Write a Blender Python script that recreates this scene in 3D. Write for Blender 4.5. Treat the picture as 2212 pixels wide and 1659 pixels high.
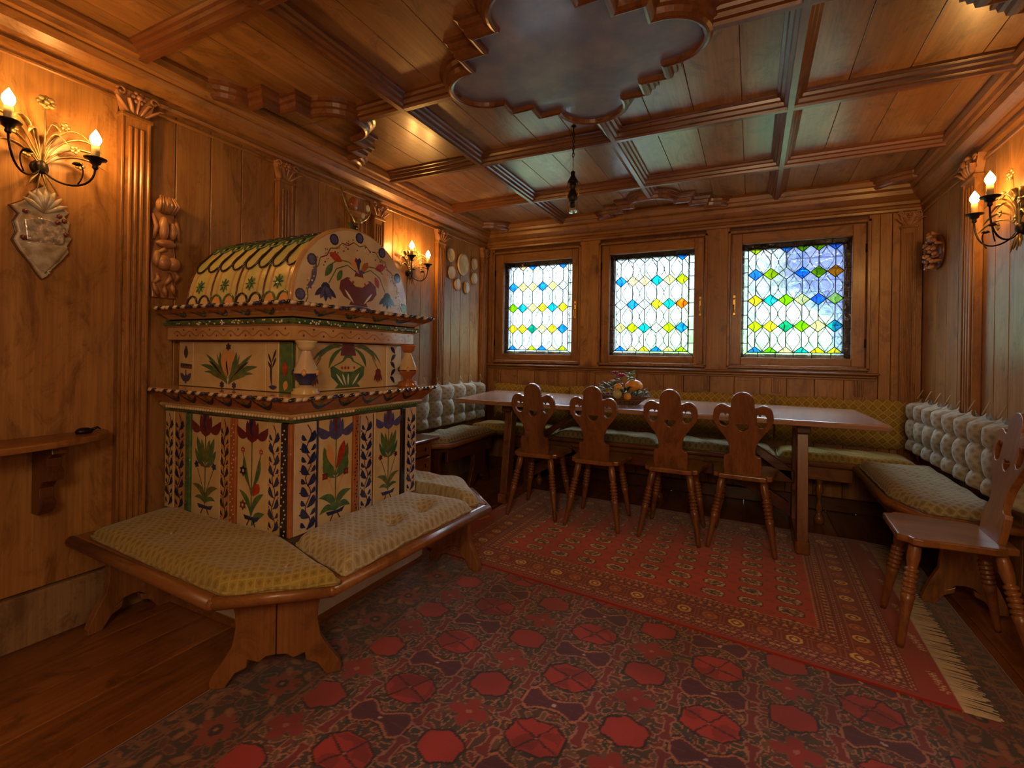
import bpy, bmesh, math, random
import numpy as np
from mathutils import Vector, Matrix, Euler
random.seed(7); rng = np.random.default_rng(7)
PI = math.pi
SC = bpy.context.scene
C = SC.collection
for o in list(bpy.data.objects): bpy.data.objects.remove(o, do_unlink=True)

# ------------------------------------------------------------ camera
F_PX, CY_PX, CAM_H = 1045.2, 766.6, 1.10
cam_d = bpy.data.cameras.new('camera'); cam = bpy.data.objects.new('camera', cam_d); C.objects.link(cam)
cam_d.sensor_fit = 'HORIZONTAL'; cam_d.sensor_width = 36.0
cam_d.lens = 36.0 * F_PX / 2212.0
cam_d.shift_x = 0.0; cam_d.shift_y = -(1659 / 2 - CY_PX) / 2212.0
cam_d.clip_start = 0.02; cam_d.clip_end = 200
a_, c_ = 0.4597, -0.0158
Ry = Matrix(((math.cos(c_), 0, math.sin(c_)), (0, 1, 0), (-math.sin(c_), 0, math.cos(c_))))
Rz = Matrix(((math.cos(a_), -math.sin(a_), 0), (math.sin(a_), math.cos(a_), 0), (0, 0, 1)))
R_ = Rz @ Ry
right, fwd, up = R_ @ Vector((1, 0, 0)), R_ @ Vector((0, 1, 0)), R_ @ Vector((0, 0, 1))
M_ = Matrix((right, up, -fwd)).transposed().to_4x4(); M_.translation = (0, 0, CAM_H)
cam.matrix_world = M_
SC.camera = cam

# ------------------------------------------------------------ colour management, world, lights
SC.view_settings.view_transform = 'Standard'; SC.view_settings.look = 'None'
SC.view_settings.gamma = 1.0; SC.view_settings.use_curve_mapping = False
SC.view_settings.exposure = 0.12
SC.cycles.max_bounces = 10; SC.cycles.diffuse_bounces = 5; SC.cycles.transparent_max_bounces = 16
SC.cycles.sample_clamp_indirect = 6.0

DAY = 17.0           # brightness of the overcast sky
LAMP = 280.0         # radiance of the candle bulbs
w = bpy.data.worlds.new('world'); SC.world = w; w.use_nodes = True
wt = w.node_tree; wt.nodes.clear()
wo = wt.nodes.new('ShaderNodeOutputWorld'); bg = wt.nodes.new('ShaderNodeBackground')
tc = wt.nodes.new('ShaderNodeTexCoord'); sx = wt.nodes.new('ShaderNodeSeparateXYZ')
rp = wt.nodes.new('ShaderNodeValToRGB')
wt.links.new(tc.outputs['Generated'], sx.inputs[0]); wt.links.new(sx.outputs['Z'], rp.inputs[0])
rp.color_ramp.elements[0].position = 0.0; rp.color_ramp.elements[0].color = (0.68, 0.80, 1.0, 1)
rp.color_ramp.elements[1].position = 1.0; rp.color_ramp.elements[1].color = (0.68, 0.80, 1.0, 1)
wt.links.new(rp.outputs[0], bg.inputs['Color']); # overcast sky: the zenith is several times brighter than the horizon
cie = wt.nodes.new('ShaderNodeMath'); cie.operation = 'MULTIPLY_ADD'; wt.links.new(sx.outputs['Z'], cie.inputs[0]); cie.inputs[1].default_value = 3.0*DAY; cie.inputs[2].default_value = DAY
cmx = wt.nodes.new('ShaderNodeMath'); cmx.operation = 'MAXIMUM'; wt.links.new(cie.outputs[0], cmx.inputs[0]); cmx.inputs[1].default_value = DAY*.4
wt.links.new(cmx.outputs[0], bg.inputs['Strength'])
wt.links.new(bg.outputs[0], wo.inputs['Surface'])

def area_light(name, loc, rot, sx_, sy_, power, col, portal=False):
    d = bpy.data.lights.new(name, 'AREA'); d.shape = 'RECTANGLE'; d.size = sx_; d.size_y = sy_
    d.energy = power; d.color = col
    o = bpy.data.objects.new(name, d); C.objects.link(o); o.location = loc; o.rotation_euler = rot
    if portal: d.cycles.is_portal = True
    return o
for px in (-1.84, -0.78, 0.285):
    area_light('window_portal', (px, 4.36, 1.555), (-PI/2, 0, 0), 0.80, 0.98, 1, (1, 1, 1), True)
# unseen warm fill lights, added behind the camera to brighten the near room
def fill_point(loc, power, col, radius=0.12):
    d = bpy.data.lights.new('fill_light', 'POINT'); d.energy = power; d.color = col; d.shadow_soft_size = radius
    o = bpy.data.objects.new('fill_light', d); C.objects.link(o); o.location = loc
fill_point((0.05, -0.75, 1.70), 56, (1.0, 0.68, 0.38), 0.25)
fill_point((0.75, 0.2, 1.35), 14, (1.0, 0.66, 0.36), 0.2)

# ------------------------------------------------------------ mesh helpers
class MB:
    def __init__(s): s.v = []; s.f = []; s.m = []; s.mats = []; s.sm = []
    def mi(s, mat):
        if mat not in s.mats: s.mats.append(mat)
        return s.mats.index(mat)
    def add(s, vs, fs, mat, smooth=False, M=None):
        n = len(s.v)
        if M is not None: vs = [tuple(M @ Vector(v)) for v in vs]
        s.v += [tuple(v) for v in vs]; k = s.mi(mat)
        for f in fs: s.f.append(tuple(i + n for i in f)); s.m.append(k); s.sm.append(smooth)
    def box(s, x0, x1, y0, y1, z0, z1, mat, M=None, b=0.0):
        if b <= 0:
            vs = [(x, y, z) for x in (x0, x1) for y in (y0, y1) for z in (z0, z1)]
            fs = [(0, 1, 3, 2), (4, 6, 7, 5), (0, 4, 5, 1), (2, 3, 7, 6), (0, 2, 6, 4), (1, 5, 7, 3)]
            s.add(vs, fs, mat, False, M); return
        bm = bmesh.new(); bmesh.ops.create_cube(bm, size=1)
        for v in bm.verts: v.co = ((x0+x1)/2 + v.co.x*(x1-x0), (y0+y1)/2 + v.co.y*(y1-y0), (z0+z1)/2 + v.co.z*(z1-z0))
        b = min(b, abs(x1-x0)*.45, abs(y1-y0)*.45, abs(z1-z0)*.45)
        bmesh.ops.bevel(bm, geom=bm.edges[:], offset=b, segments=1, affect='EDGES', profile=.5)
        s.bm(bm, mat, False, M)
    def bm(s, bm, mat, smooth=False, M=None):
        bm.verts.index_update()
        s.add([v.co[:] for v in bm.verts], [[v.index for v in f.verts] for f in bm.faces], mat, smooth, M); bm.free()
    def prism(s, poly, h0, h1, mat, M=None, smooth=False):
        n = len(poly); vs = [(x, y, h0) for x, y in poly] + [(x, y, h1) for x, y in poly]
        fs = [tuple(range(n))[::-1], tuple(range(n, 2*n))] + [(i, (i+1) % n, n+(i+1) % n, n+i) for i in range(n)]
        s.add(vs, fs, mat, smooth, M)
    def lathe(s, prof, mat, M=None, n=16, smooth=True, cap=True):
        vs = []; fs = []
        for r, z in prof:
            for k in range(n): a = 2*PI*k/n; vs.append((r*math.cos(a), r*math.sin(a), z))
        for i in range(len(prof)-1):
            for k in range(n): fs.append((i*n+k, i*n+(k+1) % n, (i+1)*n+(k+1) % n, (i+1)*n+k))
        if cap: fs.append(tuple(range(n))[::-1]); fs.append(tuple((len(prof)-1)*n+k for k in range(n)))
        s.add(vs, fs, mat, smooth, M)
    def tube(s, pts, r, mat, n=8, M=None, flat=None):
        pts = [Vector(p) for p in pts]; rs = r if isinstance(r, (list, tuple)) else [r]*len(pts)
        vs = []; fs = []; ref = Vector((0, 0, 1))
        t0 = (pts[1]-pts[0]).normalized()
        if abs(t0.dot(ref)) > .95: ref = Vector((1, 0, 0))
        nrm = t0.cross(ref).normalized()
        for i, p in enumerate(pts):
            t = (pts[min(i+1, len(pts)-1)] - pts[max(i-1, 0)]).normalized()
            nrm = (nrm - t*nrm.dot(t)).normalized(); bn = t.cross(nrm)
            for k in range(n):
                a = 2*PI*k/n; q = rs[i]*math.cos(a)*nrm + rs[i]*(flat or 1)*math.sin(a)*bn
                vs.append((p+q)[:])
        for i in range(len(pts)-1):
            for k in range(n): fs.append((i*n+k, i*n+(k+1) % n, (i+1)*n+(k+1) % n, (i+1)*n+k))
        fs.append(tuple(range(n))[::-1]); fs.append(tuple((len(pts)-1)*n+k for k in range(n)))
        s.add(vs, fs, mat, True, M)
    def ball(s, c, r, mat, sub=2, sc=(1, 1, 1), M=None):
        bm = bmesh.new(); bmesh.ops.create_icosphere(bm, subdivisions=sub, radius=r)
        for v in bm.verts: v.co = Vector((v.co.x*sc[0]+c[0], v.co.y*sc[1]+c[1], v.co.z*sc[2]+c[2]))
        s.bm(bm, mat, True, M)
    def grid(s, P, mat, smooth=True, closed=False, M=None):
        ni, nj = len(P), len(P[0]); vs = [p for row in P for p in row]; fs = []
        for i in range(ni-1):
            for j in range(nj - (0 if closed else 1)):
                fs.append((i*nj+j, i*nj+(j+1) % nj, (i+1)*nj+(j+1) % nj, (i+1)*nj+j))
        s.add(vs, fs, mat, smooth, M)
    def board(s, outlines, t, mat, M=None, bevel=0.0):
        cu = bpy.data.curves.new('tmp', 'CURVE'); cu.dimensions = '2D'; cu.fill_mode = 'BOTH'
        cu.extrude = max(t/2 - bevel, 1e-4); cu.bevel_depth = bevel; cu.bevel_resolution = 1; cu.offset = -bevel
        for ol in outlines:
            sp = cu.splines.new('POLY'); sp.points.add(len(ol)-1); sp.use_cyclic_u = True
            for k, (x, y) in enumerate(ol): sp.points[k].co = (x, y, 0, 1)
        ob = bpy.data.objects.new('tmp', cu); me = bpy.data.meshes.new_from_object(ob)
        s.add([v.co[:] for v in me.vertices], [list(p.vertices) for p in me.polygons], mat, False, M)
        bpy.data.objects.remove(ob); bpy.data.curves.remove(cu); bpy.data.meshes.remove(me)
    def build(s, name, parent=None, world=True, bevel=0, autosmooth=False):
        me = bpy.data.meshes.new(name)
        off = parent_off(parent) if (parent and world) else Vector((0, 0, 0))
        vs = s.v if off.length == 0 else [(x-off.x, y-off.y, z-off.z) for x, y, z in s.v]
        me.from_pydata(vs, [], s.f)
        for m in s.mats: me.materials.append(m)
        me.polygons.foreach_set('material_index', s.m); me.polygons.foreach_set('use_smooth', s.sm)
        me.update()
        ob = bpy.data.objects.new(name, me); C.objects.link(ob)
        if parent: ob.parent = parent
        return ob
def parent_off(p):
    o = Vector((0, 0, 0))
    while p: o += p.location; p = p.parent
    return o
def tag(o, label, cat=None, group=None, kind=None):
    o['label'] = label
    if cat: o['category'] = cat
    if group: o['group'] = group
    if kind: o['kind'] = kind
    return o
def thing(name, label, cat, loc=(0, 0, 0), rotz=0, group=None, kind=None):
    o = bpy.data.objects.new(name, None); C.objects.link(o); o.location = loc; o.rotation_euler = (0, 0, rotz)
    o.empty_display_size = .05
    return tag(o, label, cat, group, kind)
def copy_tree(o, parent=None):
    c = o.copy(); C.objects.link(c); c.parent = parent
    for ch in list(o.children): copy_tree(ch, c)
    return c
def T(x, y, z): return Matrix.Translation((x, y, z))
def RX(a): return Matrix.Rotation(a, 4, 'X')
def RY(a): return Matrix.Rotation(a, 4, 'Y')
def RZ(a): return Matrix.Rotation(a, 4, 'Z')
def bez(p0, p1, p2, p3, n=12):
    out = []
    for i in range(n+1):
        t = i/n; out.append(tuple(((1-t)**3)*a + 3*((1-t)**2)*t*b + 3*(1-t)*t*t*c + t**3*d for a, b, c, d in zip(p0, p1, p2, p3)))
    return out
def arc2(cx, cy, rx, ry, a0, a1, n=10):
    return [(cx+rx*math.cos(a0+(a1-a0)*i/n), cy+ry*math.sin(a0+(a1-a0)*i/n)) for i in range(n+1)]
PX = Matrix(((0, 0, 1, 0), (1, 0, 0, 0), (0, 1, 0, 0), (0, 0, 0, 1)))    # board local (x,y,t) -> world (t along X; x->Y; y->Z)
PY = Matrix(((1, 0, 0, 0), (0, 0, -1, 0), (0, 1, 0, 0), (0, 0, 0, 1)))   # board local (x,y,t) -> world (x->X; y->Z; t->-Y)

# ------------------------------------------------------------ materials
class NT:
    def __init__(s, name):
        s.m = bpy.data.materials.new(name); s.m.use_nodes = True; s.t = s.m.node_tree; s.t.nodes.clear()
        s.out = s.t.nodes.new('ShaderNodeOutputMaterial')
    def n(s, typ, props=None, **inp):
        nd = s.t.nodes.new('ShaderNode'+typ)
        for k, v in (props or {}).items(): setattr(nd, k, v)
        for k, v in inp.items():
            k = k.replace('_', ' ') if not k.startswith('i') or not k[1:].isdigit() else int(k[1:])
            s.set(nd.inputs[k], v)
        return nd
    def set(s, sock, v):
        if isinstance(v, bpy.types.NodeSocket): s.t.links.new(v, sock)
        elif isinstance(v, bpy.types.Node): s.t.links.new(v.outputs[0], sock)
        else:
            try: sock.default_value = v
            except Exception: sock.default_value = (*v, 1) if len(v) == 3 else v
    def math(s, op, a, b=0.0, c=0.0): return s.n('Math', {'operation': op}, i0=a, i1=b, i2=c)
    def mix(s, fac, a, b, bt='MIX'):
        nd = s.t.nodes.new('ShaderNodeMix'); nd.data_type = 'RGBA'; nd.blend_type = bt
        s.set(nd.inputs['Factor'], fac); s.set(nd.inputs[6], a); s.set(nd.inputs[7], b)
        return nd.outputs[2]
    def ramp(s, fac, stops, interp='LINEAR'):
        nd = s.n('ValToRGB', i0=fac); cr = nd.color_ramp; cr.interpolation = interp
        while len(cr.elements) < len(stops): cr.elements.new(.5)
        for e, (p, c) in zip(cr.elements, stops):
            e.position = p; e.color = (c, c, c, 1) if isinstance(c, (int, float)) else (*c, 1)
        return nd.outputs[0]
    def bsdf(s, col, rough=.5, **kw):
        b = s.t.nodes.new('ShaderNodeBsdfPrincipled'); s.set(b.inputs['Base Color'], col); s.set(b.inputs['Roughness'], rough)
        for k, v in kw.items(): s.set(b.inputs[k.replace('_', ' ')], v)
        s.t.links.new(b.outputs[0], s.out.inputs['Surface']); return b
def r4(c): return (*c, 1)

def wood(name, light, dark, axis='z', rough=.42, knots=.5, coat=0.0, spec=.5, var=.25, s=1.0):
    N = NT(name); co = N.n('TexCoord').outputs['Object']; rnd = N.n('ObjectInfo').outputs['Random']
    off = N.n('VectorMath', {'operation': 'SCALE'}, i0=(37.0, 19.0, 53.0)); N.set(off.inputs['Scale'], rnd)
    v = N.n('VectorMath', {'operation': 'ADD'}, i0=co, i1=off.outputs[0]).outputs[0]
    k = {'x': (.10, 1, 1), 'y': (1, .10, 1), 'z': (1, 1, .10)}[axis]
    k2 = {'x': (.03, 1, 1), 'y': (1, .03, 1), 'z': (1, 1, .03)}[axis]
    k3 = {'x': (.45, 1, 1), 'y': (1, .45, 1), 'z': (1, 1, .45)}[axis]
    m1 = N.n('Mapping', i0=v); m1.inputs['Scale'].default_value = k
    m2 = N.n('Mapping', i0=v); m2.inputs['Scale'].default_value = k2
    m3 = N.n('Mapping', i0=v); m3.inputs['Scale'].default_value = k3
    kn = N.n('TexVoronoi', {'feature': 'F1'}, Vector=m3, Scale=4.2*s)
    kd = N.ramp(kn.outputs['Distance'], [(0.0, 1.0), (.06, .9), (.10, .45), (.20, .12), (.34, 0.0)])
    big = N.n('TexNoise', Vector=m1, Scale=9.0*s, Detail=5.0, Roughness=.6, Distortion=.9)
    fine = N.n('TexNoise', Vector=m2, Scale=75.0*s, Detail=4.0, Roughness=.7)
    bl = N.n('TexNoise', Vector=v, Scale=2.2*s, Detail=2.0)
    c = N.mix(N.ramp(big.outputs[0], [(.32, 0.0), (.72, 1.0)]), r4(light), r4(dark))
    c = N.mix(N.ramp(fine.outputs[0], [(.35, 0.55), (.65, 0.0)]), c, r4([q*.55 for q in dark]), 'MIX')
    c = N.mix(N.ramp(bl.outputs[0], [(.35, 0.38), (.7, 0.0)]), c, r4([q*.6 for q in dark]))
    m4 = N.n('Mapping', i0=v); m4.inputs['Scale'].default_value = k3
    bt = N.n('TexNoise', Vector=m4, Scale=7.0*s, Detail=6.0, Roughness=.75, Distortion=1.5)
    c = N.mix(N.ramp(bt.outputs[0], [(.50, 0.0), (.66, .80)]), c, r4([q*.42 for q in dark]))
    sel = N.ramp(kn.outputs['Color'], [(.52, 0.0), (.58, 1.0)])
    c = N.mix(N.math('MULTIPLY', N.math('MULTIPLY', kd, sel), knots), c, (.035, .012, .005, 1))
    vv = N.math('ADD', N.math('MULTIPLY', rnd, var), 1.0-var*.6)
    c = N.mix(1.0, c, N.n('CombineColor', i0=vv, i1=vv, i2=vv).outputs[0], 'MULTIPLY')
    bp = N.n('Bump', Strength=.12, Distance=.004, Height=fine.outputs[0])
    N.bsdf(c, N.math('ADD', N.math('MULTIPLY', big.outputs[0], .15), rough-.07), Normal=bp.outputs[0], Coat_Weight=coat, Coat_Roughness=.22, Specular_IOR_Level=spec)
    return N.m

PL, PD = (.52, .27, .088), (.33, .14, .034)
M = {}
for ax in 'xyz':
    M['pine_'+ax] = wood('pine_'+ax, PL, PD, ax, rough=.40, knots=.9, coat=.10)
    M['trim_'+ax] = wood('trim_pine_'+ax, (.44, .21, .058), (.27, .105, .024), ax, rough=.36, knots=.25, coat=.15)
    M['dark_'+ax] = wood('dark_wood_'+ax, (.20, .065, .022), (.10, .03, .011), ax, rough=.36, knots=.1, coat=.25)
    M['bench_'+ax] = wood('bench_wood_'+ax, (.38, .165, .05), (.24, .09, .022), ax, rough=.33, knots=.3, coat=.2)
    M['ceil_'+ax] = wood('ceiling_pine_'+ax, (.44, .225, .078), (.29, .13, .038), ax, rough=.36, knots=.8, coat=.40)
M['beam_x'] = wood('beam_x', (.26, .095, .03), (.14, .045, .014), 'x', rough=.32, knots=.1, coat=.3)
M['beam_y'] = wood('beam_y', (.26, .095, .03), (.14, .045, .014), 'y', rough=.32, knots=.1, coat=.3)
M['floor'] = wood('floor_wood', (.42, .16, .04), (.24, .08, .018), 'y', rough=.34, knots=.2, coat=.2)
M['chair'] = wood('chair_wood', (.36, .145, .038), (.23, .08, .020), 'z', rough=.34, knots=.15, coat=.25)
M['seatw'] = wood('chair_seat_wood', (.42, .18, .05), (.27, .10, .026), 'y', rough=.30, knots=.15, coat=.3)
M['tabletop'] = wood('table_top_wood', (.50, .30, .19), (.38, .21, .13), 'x', rough=.22, knots=.2, coat=.9)
M['lime'] = wood('limed_wood', (.42, .27, .14), (.30, .17, .08), 'z', rough=.45, knots=.3)
def simple(name, col, rough=.5, noise=.0, ns=20, col2=None, metal=0.0, coat=0.0, bump=0.0, bs=40, spec=.5, emis=None, es=0):
    N = NT(name)
    if noise or col2:
        t = N.n('TexNoise', Vector=N.n('TexCoord').outputs['Object'], Scale=float(ns), Detail=4.0)
        c = N.mix(N.ramp(t.outputs[0], [(.35, 0.0), (.65, 1.0)]), r4(col), r4(col2 or [q*(1-noise) for q in col]))
    else: c = r4(col)
    kw = dict(Metallic=metal, Coat_Weight=coat, Specular_IOR_Level=spec)
    if bump:
        t2 = N.n('TexNoise', Vector=N.n('TexCoord').outputs['Object'], Scale=float(bs), Detail=3.0)
        kw['Normal'] = N.n('Bump', Strength=bump, Distance=.005, Height=t2.outputs[0]).outputs[0]
    if emis: kw['Emission_Color'] = r4(emis); kw['Emission_Strength'] = es
    N.bsdf(c, rough, **kw); return N.m
M['blue_panel'] = simple('painted_blue_ceiling', (.13, .125, .25), .38, col2=(.23, .20, .28), ns=7, coat=.35, bump=.15, bs=30)
M['iron'] = simple('black_iron', (.03, .022, .018), .42, metal=.7, noise=.4)
M['gilt'] = simple('pale_gilt_metal', (.42, .30, .13), .42, metal=.65, noise=.45, ns=60)
M['bulb'] = NT('lit_bulb_glass').m
_N = NT('lit_bulb'); e = _N.n('Emission', Color=(1.0, .48, .12, 1), Strength=LAMP); _N.t.links.new(e.outputs[0], _N.out.inputs[0]); M['bulb'] = _N.m
M['candle'] = simple('cream_candle_sleeve', (.55, .40, .20), .5)
M['cream'] = simple('cream_glazed_tile', (.62, .50, .34), .18, col2=(.52, .38, .24), ns=9, coat=.5, bump=.06, bs=14)
M['peach'] = simple('peach_glazed_tile', (.62, .49, .27), .18, col2=(.54, .38, .17), ns=10, coat=.5, bump=.06, bs=14)
M['ochre'] = simple('ochre_glazed_tile', (.55, .33, .13), .2, col2=(.42, .22, .08), ns=12, coat=.5, bump=.06, bs=14)
M['yellowt'] = simple('yellow_green_glaze', (.58, .50, .20), .16, col2=(.40, .42, .17), ns=9, coat=.6)
M['palegreen'] = simple('pale_green_glaze', (.42, .50, .26), .16, col2=(.20, .34, .24), ns=12, coat=.6)
M['palepeach'] = simple('pale_peach_glaze', (.62, .48, .26), .16, col2=(.60, .34, .14), ns=12, coat=.6)
M['orange'] = simple('orange_glaze', (.62, .30, .10), .18, coat=.5)
M['terra'] = simple('terracotta_glaze', (.40, .13, .04), .2, coat=.5, noise=.3)
M['cobalt'] = simple('cobalt_blue_glaze', (.022, .035, .13), .2, coat=.5, noise=.4, ns=40)
M['lilac'] = simple('lilac_blue_glaze', (.09, .09, .26), .2, coat=.5, noise=.4, ns=40)
M['green'] = simple('green_glaze', (.03, .11, .05), .2, coat=.5, col2=(.10, .17, .05), ns=30)
M['olive'] = simple('olive_glaze', (.14, .17, .05), .2, coat=.5, noise=.4, ns=40)
M['redg'] = simple('red_glaze', (.45, .05, .02), .2, coat=.5, noise=.4, ns=40)
M['maroon'] = simple('maroon_glaze', (.16, .03, .035), .2, coat=.5, noise=.3, ns=40)
M['black'] = simple('black_glaze', (.018, .016, .02), .2, coat=.5)
M['white'] = simple('white_glaze', (.70, .66, .56), .2, coat=.5)
M['grout'] = simple('stove_body', (.14, .085, .045), .6, noise=.3)
M['plaster'] = simple('whitewashed_plinth', (.60, .56, .52), .7, noise=.08)
M['cord'] = simple('hemp_cord', (.45, .32, .17), .8)
M['lead'] = simple('lead_came', (.05, .05, .055), .45, metal=.5)
M['brass'] = simple('brass', (.60, .38, .12), .3, metal=.9)
M['greyframe'] = simple('outer_window_frame', (.20, .19, .20), .6, noise=.1)
M['blackvoid'] = simple('dark_fabric', (.012, .012, .014), .8)
M['plate'] = simple('painted_plate_cream', (.62, .56, .42), .25, col2=(.55, .42, .26), ns=12, coat=.4)
M['carved'] = simple('carved_limewood', (.42, .21, .09), .38, col2=(.27, .11, .04), ns=22, coat=.15, bump=.25, bs=35)
M['ceramic'] = simple('aged_majolica', (.55, .50, .40), .3, col2=(.30, .21, .12), ns=26, coat=.3, bump=.3, bs=60)
M['mirror'] = simple('silvered_relief', (.60, .55, .55), .25, col2=(.25, .22, .22), ns=50, metal=.6, bump=.6, bs=70)
M['leaf'] = simple('dark_green_leaf', (.07, .15, .045), .5, noise=.5, ns=60)
M['leaf2'] = simple('bright_green_leaf', (.16, .38, .05), .5, noise=.4, ns=60)
M['pumpkin'] = simple('orange_fruit_skin', (.80, .30, .03), .35, col2=(.75, .42, .08), ns=30)
M['redfruit'] = simple('red_flower', (.42, .015, .03), .45, noise=.3)
M['wicker'] = wood('wicker', (.35, .17, .07), (.18, .08, .03), 'x', rough=.6)
M['hedge'] = simple('hedge_leaves', (.07, .15, .03), .6, col2=(.16, .24, .09), ns=6, bump=.8, bs=8)
M['lawn'] = simple('lawn', (.14, .15, .13), .8, col2=(.18, .185, .17), ns=3)
M['render'] = simple('pale_backdrop', (.26, .265, .25), .8, col2=(.12, .16, .09), ns=1.6)
M['bluewall'] = simple('blue_painted_boards', (.014, .024, .10), .6, noise=.3, ns=3)
M['gravel'] = simple('pale_gravel', (.55, .55, .50), .8, noise=.2)

def fabric(name, a, b, line, axes=(0, 1), scale=28.0, rot=.785, bump=.35, lw=.16, blotch=(.2, .16, .05)):
    """woven lattice cloth: diamonds of a/b separated by thin lines"""
    N = NT(name); sp = N.n('SeparateXYZ', i0=N.n('TexCoord').outputs['Object'])
    u, v = sp.outputs[axes[0]], sp.outputs[axes[1]]
    cr, sr = math.cos(rot), math.sin(rot)
    wob = N.n('TexNoise', Vector=N.n('TexCoord').outputs['Object'], Scale=6.0, Detail=2.0)
    wv = N.math('MULTIPLY', N.math('SUBTRACT', wob.outputs[0], .5), .02)
    p = N.math('ADD', N.math('ADD', N.math('MULTIPLY', u, cr), N.math('MULTIPLY', v, sr)), wv)
    q = N.math('ADD', N.math('ADD', N.math('MULTIPLY', u, -sr), N.math('MULTIPLY', v, cr)), wv)
    P_ = N.math('MULTIPLY', p, scale); Q_ = N.math('MULTIPLY', q, scale)
    fp = N.math('ABSOLUTE', N.math('SUBTRACT', N.math('FRACT', P_), .5)); fq = N.math('ABSOLUTE', N.math('SUBTRACT', N.math('FRACT', Q_), .5))
    edge = N.math('MAXIMUM', fp, fq)
    chk = N.math('FRACT', N.math('MULTIPLY', N.math('ADD', N.math('FLOOR', P_), N.math('FLOOR', Q_)), .5))
    c = N.mix(N.math('GREATER_THAN', chk, .25), r4(a), r4(b))
    cen = N.ramp(N.math('ADD', fp, fq), [(.22, 1.0), (.34, 0.0)])
    c = N.mix(N.math('MULTIPLY', cen, .75), c, r4(blotch))
    c = N.mix(N.ramp(edge, [(.5-lw, 0.0), (.5-lw*.5, 1.0)]), c, r4(line))
    ns = N.n('TexNoise', Vector=N.n('TexCoord').outputs['Object'], Scale=260.0, Detail=3.0)
    c = N.mix(.35, c, N.mix(ns.outputs[0], (.25, .25, .25, 1), (1, 1, 1, 1)), 'MULTIPLY')
    bl = N.n('TexNoise', Vector=N.n('TexCoord').outputs['Object'], Scale=5.0, Detail=2.0)
    c = N.mix(N.ramp(bl.outputs[0], [(.4, 0.0), (.7, .35)]), c, r4([x*.6 for x in a]))
    bp = N.n('Bump', Strength=bump, Distance=.004, Height=N.math('ADD', ns.outputs[0], N.math('MULTIPLY', edge, -1.2)))
    N.bsdf(c, .85, Normal=bp.outputs[0], Specular_IOR_Level=.15, Sheen_Weight=.2)
    return N.m
M['fab_olive'] = fabric('olive_lattice_cloth', (.38, .28, .06), (.33, .235, .05), (.44, .34, .10), (0, 1), 40.0, lw=.11, blotch=(.22, .14, .035))
M['fab_beige'] = fabric('beige_lattice_cloth', (.46, .38, .21), (.40, .32, .17), (.52, .45, .28), (0, 1), 40.0, lw=.11, blotch=(.28, .20, .09))
M['fab_seat'] = fabric('worn_brown_green_cloth', (.34, .27, .13), (.28, .21, .09), (.40, .34, .18), (0, 1), 34.0, blotch=(.20, .15, .06))
M['fab_back'] = fabric('gold_lattice_cloth', (.40, .27, .05), (.30, .19, .03), (.56, .43, .14), (0, 2), 25.0, lw=.10, blotch=(.42, .31, .08))
M['fab_tuft'] = fabric('pale_leaf_print_cloth', (.42, .38, .27), (.38, .34, .23), (.47, .43, .32), (1, 2), 30.0, lw=.2, blotch=(.26, .22, .13))
# ============================================================ THE SETTING
XL, XR, YB, YF = -2.38, 1.04, 4.20, -1.60
ZC = 2.35
def struct(name, mb, label, cat):
    return tag(mb.build(name), label, cat, kind='structure')

# ---- floor with boards
mb = MB(); mb.box(XL-.15, XR+.15, YF-.15, YB+.15, -.12, -.022, M['dark_y'])
floor = struct('floor', mb, 'warm brown wooden plank floor of the whole room', 'floor')
x = XL
while x < XR:
    wd = .18; mb = MB(); mb.box(x+.0012, min(x+wd, XR)-.0012, YF, YB, -.024, 0, M['floor'], b=.0015); mb.build('floorboard', floor); x += wd

# ---- backing walls
mb = MB(); mb.box(XL-.14, XL-.022, YF-.12, YB+.12, 0, 2.42, M['dark_z'])
wall_left = struct('wall_left', mb, 'left wall panelled with vertical knotty pine planks', 'wall')
mb = MB(); mb.box(XR+.022, XR+.14, YF-.12, YB+.12, 0, 2.42, M['dark_z'])
wall_right = struct('wall_right', mb, 'right wall panelled with vertical pine planks', 'wall')
mb = MB(); mb.box(XL-.14, XR+.14, YF-.12, YF-.022, 0, 2.42, M['dark_z'])
wall_front = struct('wall_front', mb, 'wall behind the photographer, pine planks', 'wall')
WIN = [(-2.19, -1.482), (-1.135, -.43), (-.078, .643)]        # glass edges
FR = [(-2.28, -1.415), (-1.21, -.35), (-.158, .728)]          # sash outer edges
WZ0, WZ1, GZ0, GZ1 = 1.045, 2.085, 1.11, 1.998
mb = MB()
YW0, YW1 = YB+.022, YB+.17
mb.box(XL-.14, XR+.14, YW0, YW1, 0, WZ0-.012, M['dark_z']); mb.box(XL-.14, XR+.14, YW0, YW1, WZ1+.012, 2.42, M['dark_z'])
xs = [XL-.14] + [q for a, b in FR for q in (a-.01, b+.01)] + [XR+.14]
for i in range(0, len(xs), 2): mb.box(xs[i], xs[i+1], YW0, YW1, WZ0-.012, WZ1+.012, M['dark_z'])
wall_back = struct('wall_back', mb, 'pine window wall at the far end with three openings', 'wall')

def plank(parent, x0, x1, y0, y1, z0, z1, mat='pine_z', b=.003):
    m = MB(); m.box(x0, x1, y0, y1, z0, z1, M[mat], b=b); return m.build('plank', parent)
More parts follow.
